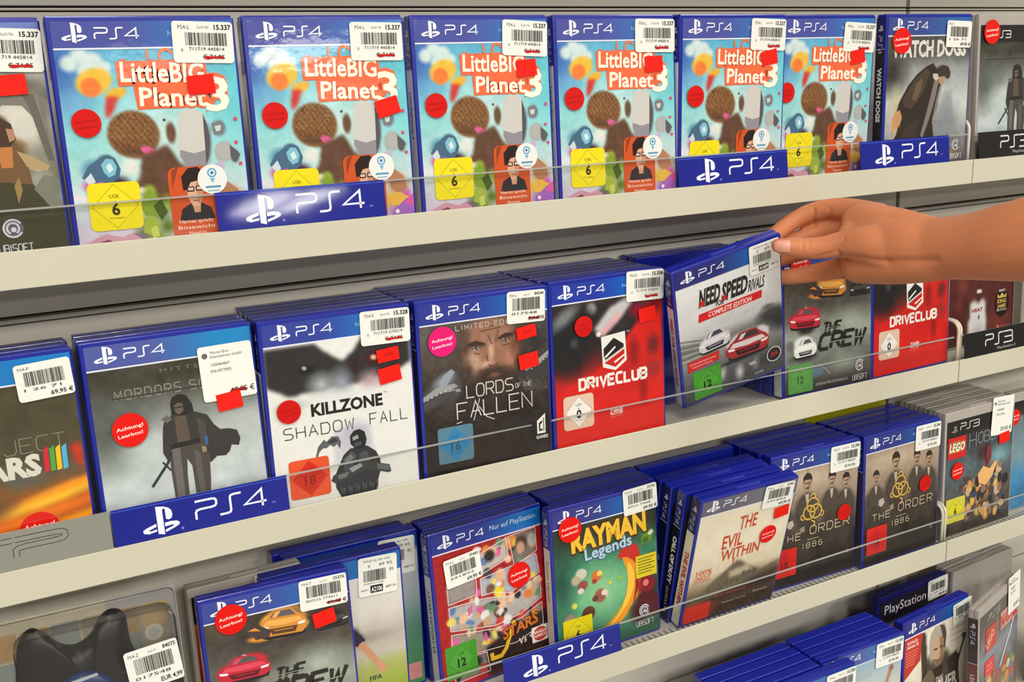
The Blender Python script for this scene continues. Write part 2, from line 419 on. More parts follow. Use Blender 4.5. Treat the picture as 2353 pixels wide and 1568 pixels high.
        s.ipoly(q([(.20, .72), (.80, .72), (.74, .92), (.26, .92)]), grille); s.ipoly(q([(.30, .78), (.70, .78), (.70, .81), (.30, .81)]), body)
        s.ipoly(q([(.03, .58), (.20, .63), (.18, .71), (.05, .68)]), lamp); s.ipoly(q([(.97, .58), (.80, .63), (.82, .71), (.95, .68)]), lamp)
        return s
    def ubi(s, u, v, r, c, c2):
        s.disc(u, v, r, c2); s.ring(u, v, r * .98, r * .2, c, a0=30, a1=330); s.ring(u, v, r * .66, r * .2, c, a0=-60, a1=240); s.disc(u + r * .05, v + r * .1, r * .26, c)
        s.stext('UBISOFT', u - r * 1.55, v + r * 1.9, r * 3.2, r * .62, c, .0007, gap=.28)
        return s
    def add_spine(s, d, top, body, text=None, tcol=(240, 240, 240), tsz=.0052, tv=.36, split=.25, mark=True, tlen=None, extra=None, bold=.02):
        """the left edge of the sleeve, folded round the hinge: runs back from the front sheet"""
        s.spine = (d, top, body, text, tcol, tsz, tv, split, mark, tlen, extra, bold); return s
    def mesh(s, name, m):
        V = list(s.V3); C = list(s.C); F = list(s.F); n = s.n
        if s.nv:
            g = s.P(np.column_stack([s.U.ravel(), s.V.ravel()]))
            V.append(np.column_stack([g[:, 0], np.full(len(g), s.y), g[:, 1]])); C.append(lin(np.clip(s.I.reshape(-1, 3), 0, 255)))
            W = s.nu + 1
            idx = (np.arange(s.nv)[:, None] * W + np.arange(s.nu)[None, :]).ravel() + n
            F += list(map(tuple, np.column_stack([idx, idx + 1, idx + W + 1, idx + W]).tolist()))
            n += len(g)
        if s.spine:
            d, top, body, text, tcol, tsz, tv, split, mark, tlen, extra, bold = s.spine
            sp = Print(d, s.h, 0.0, s.z1, cols=6); sp.vgrad([(0, top), (split, top), (split + .004, body), (1, body)])
            sp.rect(0, split - .002, 1, split + .002, (215, 218, 226))
            if mark:
                sp.ps_mark(.22, .085, .6, (214, 218, 232))
                q = Print(1, 1, 0, 0, base=False)
                L = []
                for i, G in enumerate((LOGO_P, LOGO_S, LOGO_4)):
                    for ln in G: L.append([(d * .28 + z * d * .42, s.z1 - s.h * (.115 + .04 * i) - x * s.h * .033) for x, z in ln])
                sp.strokes(L, (200, 206, 226), .0008)
            def down(t, v, sz, col, ln=None, bold=.02, at=.30):
                vv, ff = glyphs(t, bold); k = sz / .73; x = (vv[:, 0] - vv[:, 0].min()); kx = k if ln is None else ln / x.max()
                sp.raw(np.column_stack([d * at + vv[:, 1] * k, s.z1 - s.h * v - x * kx]), ff, col)
            if text: down(text, tv, tsz, tcol, tlen, bold)
            for e in (extra or []): down(*e)
            if sp.nv:
                g = sp.P(np.column_stack([sp.U.ravel(), sp.V.ravel()])); off = sp.n
                sp.V3.append(np.column_stack([g[:, 0], np.full(len(g), sp.y), g[:, 1]])); sp.C.append(lin(sp.I.reshape(-1, 3)))
                W = sp.nu + 1; idx = (np.arange(sp.nv)[:, None] * W + np.arange(sp.nu)[None, :]).ravel() + off
                sp.F += list(map(tuple, np.column_stack([idx, idx + 1, idx + W + 1, idx + W]).tolist()))
            A = np.concatenate(sp.V3)
            # sheet coordinates: 0 at the back edge, d at the front; turn onto the x = 0 side
            B = np.column_stack([A[:, 1] - 0.0001, 0.0134 - (A[:, 0]) * (0.0134 / d) * 0.93, A[:, 2]])
            V.append(B); C += sp.C; F += [tuple(i + n for i in f) for f in sp.F]; n += len(A)
        V = np.concatenate(V); C = np.concatenate(C)
        me = bpy.data.meshes.new(name); me.from_pydata(V.tolist(), [], F)
        at = me.color_attributes.new('Col', 'FLOAT_COLOR', 'POINT')
        at.data.foreach_set('color', np.column_stack([C, np.ones(len(C))]).ravel())
        me.materials.append(m); me.update()
        return me

# ------------------------------------------------------------------ the sleeves
CW, CH = 0.1295, 0.1645            # printed front sheet
CX, CZ = 0.0035, 0.1672            # its left and top edge on a case
WHT = (240, 238, 226)
def sheet(cols=64, **k): return Print(k.get('w', CW), k.get('h', CH), k.get('x', CX), k.get('z', CZ), cols)
NAVY = (34, 34, 110)
def person(s, u, v0, v1, c, w=.10, lean=0, head=None, cape=None, seed=0):
    """a plain standing figure"""
    H = v1 - v0
    s.poly([(u - w * .8 + lean, v0 + H * .20), (u - w * .3 + lean, v0 + H * .15), (u + w * .3 + lean, v0 + H * .15), (u + w * .85 + lean, v0 + H * .21), (u + w * .75, v0 + H * .55), (u + w * .62, v1), (u + w * .12, v1), (u, v0 + H * .62), (u - w * .12, v1), (u - w * .62, v1), (u - w * .7, v0 + H * .55)], c)
    s.blob(u + lean, v0 + H * .085, w * .36, H * .085, head or c, .25)
def s_orb():   # bright painted landscape with rounded generic shapes
    s = sheet(110)
    s.vgrad([(0, (84, 128, 190)), (.13, (96, 176, 210)), (.3, (128, 206, 220)), (.55, (150, 214, 214)), (.75, (196, 220, 220)), (1, (206, 190, 214))])
    s.blob(.0, .2, .28, .28, (62, 96, 180), 1, a=.9); s.blob(1, .3, .3, .4, (96, 200, 208), 1, a=.7); s.blob(.5, .5, .35, .3, (222, 232, 222), 1, a=.7)
    s.noise(26, 7, 3)
    for u, v, r in ((.07, .18, .06), (.13, .15, .065), (.20, .17, .065), (.25, .20, .05), (.16, .21, .07)): s.blob(u, v, r, r * .75, (208, 226, 224), .5)
    s.blob(.19, .26, .115, .065, (236, 190, 66), .25, -18); s.blob(.30, .315, .07, .03, (230, 180, 60), .3, -20); s.blob(.17, .285, .065, .05, (240, 128, 58), .3)
    s.poly([(.24, .33), (.31, .33), (.28, .385), (.25, .42), (.23, .42)], (206, 58, 52))
    # a knitted brown ball and its stand
    s.blob(.37, .50, .155, .115, (126, 86, 50), .12, 12)
    rg = np.random.RandomState(5); m = np.clip((1 - np.hypot((s.U - .37) / .15, (s.V - .49) / .11)) * 6, 0, 1)
    kn = (np.sin(s.U * 190 + s.V * 40) * np.sin(s.V * 210)) * .5 + (rg.rand(*s.U.shape) - .5) * .9
    s.I = np.clip(s.I + (m * kn * 46)[..., None] * np.array([1, .85, .6]), 0, 255)
    s.mix(m * np.clip((s.V - .53) * 9, 0, 1) * np.clip(1 - np.abs(s.V - .575) * 14, 0, 1), (52, 34, 34))
    s.blob(.44, .575, .05, .022, (214, 92, 140), .3, 25)
    s.poly([(.40, .60), (.55, .55), (.60, .62), (.66, .72), (.62, .80), (.52, .82), (.42, .80), (.34, .74), (.38, .68)], (96, 66, 48))
    s.blob(.58, .50, .035, .06, (104, 74, 56), .4); s.blob(.6, .70, .12, .07, (110, 72, 54), .5)
    s.blob(.33, .645, .055, .045, (222, 226, 218), .4)
    s.noise(14, 40, 9)
    # a pale upright pebble
    s.poly([(.635, .42), (.69, .395), (.75, .40), (.79, .44), (.80, .52), (.785, .62), (.75, .68), (.66, .66), (.61, .61), (.62, .5)], (206, 204, 198))
    s.blob(.69, .62, .08, .07, (150, 146, 152), .6); s.blob(.785, .56, .03, .11, (92, 88, 96), .6, 6)
    s.blob(.86, .49, .05, .045, (116, 120, 126), .4); s.blob(.88, .60, .065, .06, (162, 162, 162), .35, 30); s.blob(.94, .63, .03, .03, (90, 86, 90), .4)
    # teal jar, purple folds
    s.blob(.15, .66, .11, .07, (92, 150, 176), .4, 20); s.blob(.20, .63, .065, .055, (58, 84, 110), .3); s.blob(.2, .635, .04, .035, (150, 200, 214), .5); s.blob(.24, .72, .10, .05, (70, 48, 62), .5)
    s.blob(.10, .72, .06, .04, (196, 96, 172), .7)
    for k in range(9): s.blob(.02 + .045 * k, .765 + .012 * math.sin(k * 2.1), .035, .02, (226, 222, 226), .5)
    for k, (u, v) in enumerate(((.42, .80), (.47, .86), (.40, .90), (.36, .96), (.44, .98), (.50, .93), (.53, .82))):
        s.blob(u, v, .07, .055, ((124, 150, 40), (92, 120, 30), (150, 168, 50), (86, 112, 52))[k % 4], .8)
    s.blob(.42, .76, .05, .04, (150, 170, 60), .6)
    s.blob(.9, .82, .09, .07, (206, 150, 90), .6); s.blob(.86, .9, .09, .06, (222, 178, 60), .7); s.blob(.93, .96, .14, .07, (150, 108, 186), .6); s.blob(.95, .88, .05, .05, (206, 92, 170), .7)
    s.blob(.12, .985, .1, .03, (196, 110, 130), .7); s.blob(.32, .97, .08, .03, (120, 96, 128), .7)
    s.noise(18, 22, 4)
    s.ipoly([(.635, .43), (.655, .405), (.69, .393), (.735, .395), (.775, .42), (.795, .47), (.80, .54), (.785, .62), (.755, .675), (.70, .685), (.65, .655), (.618, .61), (.622, .53)], (206, 203, 196)); s.ipoly([(.62, .58), (.70, .60), (.785, .585), (.78, .63), (.755, .675), (.70, .685), (.65, .655), (.618, .61)], (146, 142, 148)); s.ipoly([(.775, .42), (.795, .47), (.80, .54), (.785, .62), (.765, .66), (.77, .55)], (86, 82, 90))
    s.ipoly([(.83, .57), (.87, .555), (.915, .57), (.935, .60), (.915, .63), (.87, .645), (.84, .62)], (176, 176, 174)); s.ipoly([(.915, .57), (.96, .60), (.975, .62), (.95, .64), (.915, .63)], (92, 90, 92)); s.ipoly([(.80, .66), (.86, .64), (.88, .67), (.83, .70), (.79, .69)], (190, 180, 206)); s.ipoly([(.82, .465), (.88, .455), (.90, .48), (.885, .515), (.83, .52)], (120, 124, 128)); s.ipoly([(.835, .48), (.875, .475), (.87, .50), (.845, .505)], (206, 210, 206))
    s.ipoly([(.06, .68), (.10, .63), (.16, .60), (.21, .585), (.25, .60), (.275, .65), (.26, .69), (.20, .72), (.12, .72)], (70, 104, 130)); s.ipoly([(.17, .625), (.20, .60), (.235, .605), (.255, .64), (.24, .675), (.205, .685), (.18, .66)], (128, 190, 206)); s.ipoly([(.195, .635), (.22, .62), (.235, .65), (.21, .665)], (210, 232, 236)); s.ipoly([(.07, .69), (.11, .66), (.13, .70), (.10, .72)], (206, 214, 222)); s.ipoly([(.10, .71), (.17, .70), (.16, .75), (.09, .745)], (186, 92, 170))
    s.ipoly([(.38, .79), (.42, .745), (.46, .79), (.50, .83), (.47, .88), (.38, .87), (.36, .83)], (128, 158, 44)); s.ipoly([(.43, .83), (.48, .80), (.51, .86), (.47, .90)], (70, 92, 34)); s.ipoly([(.37, .90), (.42, .87), (.46, .92), (.42, .97), (.36, .95)], (160, 180, 60)); s.ipoly([(.40, .93), (.44, .92), (.45, .97), (.41, .98)], (196, 206, 90))
    s.ipoly([(.83, .78), (.88, .74), (.94, .78), (.96, .84), (.90, .87), (.85, .84)], (176, 124, 92)); s.ipoly([(.82, .88), (.90, .86), (.97, .89), (.93, .93), (.84, .93)], (226, 178, 70)); s.ipoly([(.86, .95), (.94, .90), (1, .88), (1, 1), (.83, 1)], (160, 100, 186)); s.ipoly([(.93, .92), (1, .87), (1, .94)], (214, 90, 160)); s.disc(.88, .96, .014, (240, 226, 240))
    s.ipoly([(.08, .96), (.15, .94), (.24, .96), (.30, .95), (.34, .97), (.34, 1), (.06, 1)], (206, 150, 170)); s.ipoly([(.10, .98), (.16, .965), (.20, .99), (.15, 1)], (130, 60, 76))
    for u, v, r in ((.30, .42, .008), (.55, .44, .008)): s.disc(u, v, r, (90, 66, 52))
    s.header(left=(78, 84, 160), right=(56, 120, 196))
    # title
    og = (238, 108, 66)
    s.ipoly([(.315, .175), (.60, .172), (.82, .165), (.83, .275), (.32, .285)], og); s.ipoly([(.40, .285), (.82, .26), (.82, .385), (.41, .39)], og)
    for c, b in ((og, .10), ((255, 243, 224), .022)):
        for t, u, v, h, w in (('LittleBIG', .335, .262, .09, .47), ('Planet', .425, .372, .085, .38)): s.text(t, u, v, h, c, w=w, bold=b, rot=-2)
        s.text('3', .80, .405, .16, c, w=.14, bold=b, rot=-2)
    s.ring(.60, .155, .045, .016, (236, 120, 70), a0=20, a1=250); s.ring(.69, .15, .04, .014, (236, 120, 70), a0=-30, a1=210); s.rect(.49, .125, .505, .17, (220, 130, 80))
    s.disc(.965, .45, .012, (222, 70, 110)); s.disc(.955, .56, .011, (222, 70, 110)); s.disc(.97, .66, .011, (222, 70, 110))
    # orange badge with a dark haired man in glasses
    s.dv = -.045
    s.rect(.53, .705, .81, 1.045, (206, 84, 34), .006); s.ipoly([(.555, .72), (.60, .70), (.55, .80)], (150, 60, 30)); s.ipoly([(.76, .72), (.80, .74), (.80, .84)], (226, 120, 60))
    s.ipoly([(.575, .955), (.595, .90), (.65, .875), (.71, .875), (.765, .90), (.785, .955)], (44, 40, 44)); s.ipoly([(.655, .86), (.71, .86), (.70, .92), (.665, .92)], (206, 152, 120))
    s.ipoly([(.635, .765), (.715, .76), (.728, .84), (.70, .89), (.66, .893), (.635, .845)], (222, 172, 140)); s.ipoly([(.69, .77), (.715, .765), (.728, .84), (.70, .885), (.69, .87)], (196, 144, 114))
    s.ipoly([(.612, .815), (.608, .75), (.65, .712), (.71, .708), (.75, .742), (.75, .815), (.730, .81), (.722, .768), (.66, .778), (.635, .81)], (40, 26, 22))
    s.rect(.634, .797, .678, .822, (50, 40, 40), .0008); s.rect(.686, .795, .730, .820, (50, 40, 40), .0008); s.rect(.641, .802, .671, .816, (220, 186, 166)); s.rect(.693, .80, .723, .814, (220, 186, 166)); s.rect(.665, .862, .70, .868, (160, 96, 84))
    s.text('Hannes spricht', .67, .968, .018, (255, 232, 214), w=.20, align='C'); s.text('Bösewicht', .67, .996, .018, (255, 232, 214), w=.22, align='C'); s.text('Newton', .67, 1.024, .018, (255, 232, 214), align='C')
    s.dv = 0
    s.usk(.075, .708, .365, .925, '6', (238, 220, 24), (240, 224, 30), (60, 48, 10), .004)
    s.disc(.79, .725, .088, (234, 236, 232)); s.ring(.79, .695, .028, .009, (90, 160, 200)); s.disc(.79, .695, .01, (60, 120, 190)); s.ipoly([(.775, .72), (.805, .72), (.79, .745)], (120, 180, 210)); s.rect(.745, .756, .835, .766, (90, 150, 190)); s.rect(.755, .776, .825, .782, (150, 180, 200))
    s.add_spine(.0132, (44, 52, 132), (226, 228, 226), 'LittleBigPlanet 3', (60, 80, 150), .0045)
    return s
def s_arch():
    s = sheet(72); s.vgrad([(0, (190, 188, 180)), (.3, (196, 194, 184)), (.55, (150, 146, 132)), (.75, (86, 84, 56)), (1, (58, 62, 36))]); s.noise(30, 9, 2)
    s.blob(.82, .32, .3, .13, (118, 114, 104), .4); s.blob(.82, .42, .22, .14, (206, 202, 190), .5); s.poly([(.93, .3), (.985, .33), (1, .62), (.95, .62)], (124, 118, 104))
    s.blob(.72, .44, .07, .06, (78, 52, 34), .4); person(s, .74, .42, .86, (122, 92, 60), .13, head=(84, 58, 40)); s.blob(.75, .58, .06, .05, (196, 120, 60), .6); s.line([(.80, .60), (.9, .635)], (196, 176, 140), .02); s.blob(.6, .6, .1, .06, (160, 140, 110), .6)
    s.blob(.6, .74, .3, .1, (70, 60, 40), .8); s.blob(.9, .68, .1, .06, (150, 152, 140), .7); s.noise(26, 20, 6, (1, .95, .7))
    s.ipoly([(.55, .62), (.57, .40), (.64, .33), (.74, .295), (.86, .29), (.93, .31), (.96, .45), (.99, .60), (.955, .60), (.92, .42), (.86, .355), (.76, .35), (.68, .40), (.63, .50), (.62, .62)], (124, 120, 110)); s.ipoly([(.86, .29), (.93, .31), (.99, .60), (.955, .60), (.90, .38)], (104, 100, 92)); s.ipoly([(.69, .30), (.73, .28), (.75, .36), (.715, .39)], (206, 202, 192))
    s.ipoly([(.62, .86), (.66, .64), (.68, .55), (.72, .51), (.80, .51), (.84, .56), (.85, .64), (.88, .86)], (112, 84, 54)); s.ipoly([(.70, .53), (.78, .53), (.77, .62), (.71, .62)], (190, 120, 62)); s.ipoly([(.60, .56), (.68, .55), (.67, .62), (.61, .64)], (176, 150, 96)); s.ipoly([(.80, .55), (.86, .57), (.96, .62), (.94, .645), (.84, .62)], (176, 152, 110)); s.ipoly([(.67, .50), (.68, .44), (.73, .40), (.79, .43), (.805, .50), (.77, .53), (.70, .53)], (72, 50, 36)); s.ipoly([(.76, .45), (.80, .455), (.80, .50), (.77, .51)], (176, 130, 100))
    s.ipoly([(.56, 1), (.58, .74), (.70, .68), (.86, .70), (.92, .80), (1, .76), (1, 1)], (64, 62, 40)); s.ipoly([(.86, .72), (.92, .66), (1, .68), (1, .80), (.93, .80)], (120, 122, 108)); s.ipoly([(.76, .70), (.79, .66), (.80, .72), (.77, .78)], (150, 124, 70))
    s.header(left=(90, 96, 170), right=(110, 130, 190), exclusive=False)
    s.ubi(.72, .885, .055, (206, 206, 214), (96, 94, 110))
    s.add_spine(.0132, NAVY, (60, 60, 56)); return s
def s_coat():
    s = sheet(80); s.vgrad([(0, (70, 68, 64)), (.24, (92, 92, 86)), (.33, (150, 156, 152)), (.55, (196, 202, 200)), (.8, (150, 150, 148)), (1, (70, 66, 62))]); s.noise(34, 8, 8)
    s.blob(.05, .35, .28, .2, (58, 54, 48), .8); s.blob(.72, .75, .2, .25, (120, 124, 130), .8); s.poly([(.68, .5), (.8, .48), (.86, .8), (.62, .82)], (140, 144, 148), .6); s.blob(.12, .6, .12, .2, (188, 182, 150), .8)
    c1, c2 = (54, 42, 32), (84, 62, 44)
    s.poly([(.46, .34), (.60, .33), (.66, .42), (.62, .55), (.56, .68), (.60, .85), (.72, .97), (.56, 1), (.40, .9), (.3, 1), (.05, 1), (.2, .84), (.18, .68), (.12, .66), (.18, .55), (.32, .42)], c1)
    s.poly([(.40, .40), (.52, .36), (.48, .52), (.32, .60), (.26, .54)], c2); s.blob(.36, .46, .08, .05, (104, 84, 60), .8, -30); s.poly([(.60, .42), (.66, .45), (.6, .7), (.5, .82), (.52, .66)], (122, 112, 108))
    s.blob(.66, .365, .075, .055, (58, 50, 38), .25, 15); s.blob(.60, .40, .05, .035, (186, 150, 118), .5); s.blob(.58, .395, .04, .02, (190, 184, 176), .5)
    s.blob(.13, .70, .06, .04, (206, 156, 104), .4); s.line([(.1, .70), (.09, .77)], (196, 140, 90), .012); s.line([(.14, .71), (.14, .78)], (196, 140, 90), .012)
    s.blob(.72, .83, .09, .05, (78, 116, 98), .7); s.blob(.80, .93, .12, .05, (176, 128, 60), .8); s.blob(.56, .95, .07, .05, (196, 184, 182), .4); s.noise(22, 26, 11)
    s.line([(.3, .76), (.2, .9)], (200, 204, 204), .006); s.line([(.62, .62), (.5, .82)], (186, 190, 190), .006)
    c0, c1_, c2_, c3_ = (50, 42, 34), (74, 60, 46), (104, 86, 64), (128, 118, 112)
    s.ipoly([(.47, .32), (.55, .30), (.62, .36), (.65, .44), (.60, .56), (.57, .68), (.60, .82), (.66, .90), (.56, .97), (.46, .86), (.36, .90), (.28, 1), (.0, 1), (.02, .90), (.14, .76), (.18, .66), (.13, .62), (.16, .55), (.26, .44), (.36, .37)], c0)
    s.ipoly([(.36, .39), (.47, .33), (.52, .36), (.44, .50), (.30, .60), (.22, .58), (.20, .54), (.28, .45)], c1_); s.ipoly([(.36, .43), (.43, .39), (.42, .47), (.36, .55), (.31, .53)], c2_); s.ipoly([(.58, .40), (.63, .42), (.60, .52), (.54, .66), (.46, .80), (.43, .78), (.50, .62)], c3_); s.ipoly([(.24, .72), (.40, .66), (.36, .86), (.20, .96), (.10, .98)], (62, 52, 46))
    s.ipoly([(.61, .37), (.63, .33), (.68, .315), (.74, .325), (.77, .365), (.765, .40), (.73, .41), (.70, .385), (.66, .40), (.62, .40)], (62, 52, 40)); s.ipoly([(.62, .395), (.66, .39), (.70, .39), (.71, .43), (.67, .45), (.63, .43)], (178, 142, 112)); s.ipoly([(.55, .37), (.61, .37), (.63, .40), (.60, .42), (.56, .40)], (196, 190, 184))
    s.ipoly([(.11, .62), (.17, .60), (.20, .65), (.17, .72), (.15, .66), (.13, .73), (.115, .67), (.09, .72), (.085, .66)], (196, 146, 100))
    s.header(left=(60, 74, 140), right=(50, 100, 172), exclusive=False)
    s.text('WATCH DOGS', .05, .252, .105, (222, 218, 208), w=.90, bold=.045); 
    for k in range(14): s.rect(.06 + .064 * k, .205 + .03 * ((k * 7) % 3 - 1), .115 + .064 * k, .208 + .03 * ((k * 7) % 3 - 1), (96, 94, 88))
    s.rect(.04, .80, .30, 1.0, (206, 38, 28)); s.ubi(.88, .86, .05, (214, 214, 220), (90, 86, 92))
    s.add_spine(.0132, (44, 44, 96), (44, 42, 40), 'WATCH DOGS', (226, 226, 226), .0062, .32, .2, bold=.05); return s
def s_cloak(ps3=False):
    s = sheet(80) if not ps3 else Print(.1295, .156, CX, .1585, 56)
    s.vgrad([(0, (62, 62, 52)), (.2, (66, 64, 54)), (.36, (118, 122, 118)), (.5, (186, 194, 192)), (.75, (190, 200, 200)), (.95, (120, 126, 126)), (1, (84, 86, 84))]); s.noise(34, 7, 12)
    s.blob(.05, .45, .3, .25, (70, 76, 66), .9, a=.8); s.blob(.9, .46, .3, .1, (178, 184, 180), 1); s.blob(.3, .55, .2, .12, (190, 200, 198), 1)
    dx = 0 if not ps3 else .0
    for k in range(13): s.blob(.6 + .034 * k, .93 - .02 * ((k * 5) % 4), .05, .08, (84, 88, 88), .9, a=.8)
    for k in range(6): s.blob(.02 + .05 * k, .96, .05, .06, (92, 98, 98), .9, a=.8)
    s.noise(18, 24, 13)
    def fig():
        k0, k1, k2, k3 = (58, 54, 52), (76, 70, 64), (104, 102, 100), (40, 38, 38)
        s.ipoly([(.52, .385), (.60, .39), (.67, .415), (.705, .47), (.74, .50), (.80, .505), (.845, .52), (.86, .565), (.845, .60), (.80, .59), (.785, .62), (.755, .64), (.70, .635), (.66, .66), (.56, .64), (.48, .50)], k0)
        s.ipoly([(.425, .50), (.60, .50), (.655, .62), (.645, .74), (.625, .86), (.545, .86), (.54, .66), (.515, .62), (.505, .70), (.50, .86), (.415, .86), (.41, .70), (.41, .58)], k1)
        s.ipoly([(.43, .55), (.48, .55), (.475, .84), (.43, .84)], k2); s.ipoly([(.56, .58), (.60, .60), (.605, .84), (.57, .84)], (92, 88, 86))
        s.ipoly([(.455, .385), (.58, .38), (.64, .42), (.625, .50), (.60, .545), (.44, .545), (.425, .50), (.415, .43)], k0); s.ipoly([(.47, .40), (.54, .40), (.55, .53), (.47, .53)], (92, 80, 68)); s.ipoly([(.42, .535), (.62, .525), (.62, .55), (.42, .56)], k3)
        s.ipoly([(.415, .395), (.455, .40), (.45, .47), (.425, .535), (.42, .59), (.395, .61), (.375, .57), (.385, .49), (.395, .44)], k0); s.ipoly([(.39, .40), (.43, .385), (.455, .41), (.42, .425)], k2); s.ipoly([(.60, .42), (.65, .44), (.655, .53), (.635, .58), (.61, .57)], k1); s.ipoly([(.635, .525), (.655, .52), (.655, .565), (.64, .57)], (60, 100, 160)); s.ipoly([(.61, .57), (.64, .575), (.64, .60), (.615, .605)], (150, 128, 108))
        s.ipoly([(.455, .385), (.455, .33), (.47, .30), (.51, .288), (.555, .30), (.585, .345), (.59, .385), (.54, .40)], k3); s.ipoly([(.475, .345), (.50, .33), (.53, .34), (.53, .375), (.50, .392), (.48, .38)], (104, 90, 78)); s.ipoly([(.478, .352), (.528, .352), (.528, .358), (.478, .358)], k3)
        s.strokes([[tuple(t) for t in s.P([(.425, .575), (.395, .625), (.30, .715), (.285, .73)])]], (52, 52, 56), .0022); s.strokes([[tuple(t) for t in s.P([(.365, .615), (.41, .665)])]], (52, 52, 56), .0014)
    if ps3:
        s.vgrad([(0, (34, 30, 28)), (1, (34, 30, 28))], v1=.13); s.ps_word(.19, .092, .22, .05, (226, 224, 220), .0011, '3')
        s.text('M O R D O R S   S C H A T T E N', .08, .27, .05, (92, 92, 96), w=.86); s.rect(.08, .245, .94, .252, (58, 56, 54))
        s.rect(.04, .855, .33, 1, (84, 150, 196), .002); fig(); return s
    s.header(left=(82, 92, 162), right=(32, 134, 196), exclusive=False)
    s.stext('MORDORS SCHATTEN', .14, .275, .90, .045, (150, 150, 140), .0007, gap=.55); s.rect(.12, .262, 1, .27, (64, 62, 52))
    s.text('M I T T E L E R D E', .42, .17, .02, (120, 120, 108), w=.5)
    fig(); s.rect(.07, .83, .345, .985, (62, 128, 176), .003); s.usk(.07, .83, .345, .985, '16', (70, 130, 174), (54, 120, 170), (40, 84, 120), .003, True)
    s.add_spine(.0132, (60, 60, 130), (120, 122, 122)); return s
def s_cars():
    s = sheet(64); s.vgrad([(0, (72, 68, 46)), (.45, (78, 72, 52)), (.55, (90, 78, 60)), (.7, (180, 90, 24)), (1, (186, 60, 18))]); s.noise(18, 8, 20)
    s.poly([(.93, .45), (1, .43), (1, .57), (.96, .55)], (216, 52, 28)); s.poly([(.45, .5), (.7, .5), (.8, .6), (.6, .62)], (96, 92, 78))
    s.blob(.8, .68, .5, .05, (250, 196, 50), .8, -12); s.blob(.9, .64, .4, .035, (250, 150, 30), .9, -12); s.blob(.7, .76, .6, .04, (240, 120, 24), .9, -10); s.blob(.95, .8, .5, .035, (250, 170, 40), .9, -8); s.blob(.6, .88, .7, .05, (206, 60, 18), .9, -8); s.blob(.8, .94, .4, .03, (236, 130, 40), .9, -6); s.blob(.45, .7, .22, .07, (88, 70, 50), .9, -20); s.blob(.3, .93, .5, .05, (206, 30, 20), .8)
    s.noise(20, 14, 22, (1, .6, .2))
    s.header(left=(40, 110, 180), right=(24, 126, 200), exclusive=False, word=False)
    s.stext('PROJECT', .30, .445, .61, .07, (134, 130, 118), .0007, gap=.3); s.text('CARS', .33, .555, .10, (214, 210, 196), w=.43, bold=.05)
    for k, c in enumerate(((206, 40, 60), (84, 160, 60), (236, 190, 30), (80, 176, 214))): s.ipoly([(.775 + .034 * k, .555), (.803 + .034 * k, .55), (.808 + .034 * k, .43), (.78 + .034 * k, .445)], c)
    s.disc(.70, .83, .115, (220, 24, 16), 36); s.text('Achtung!', .70, .82, .028, (250, 214, 200), align='C', bold=.02, w=.17); s.text('Leerbox!', .70, .865, .028, (250, 214, 200), align='C', bold=.02, w=.16)
    s.add_spine(.0132, NAVY, (60, 58, 50)); return s
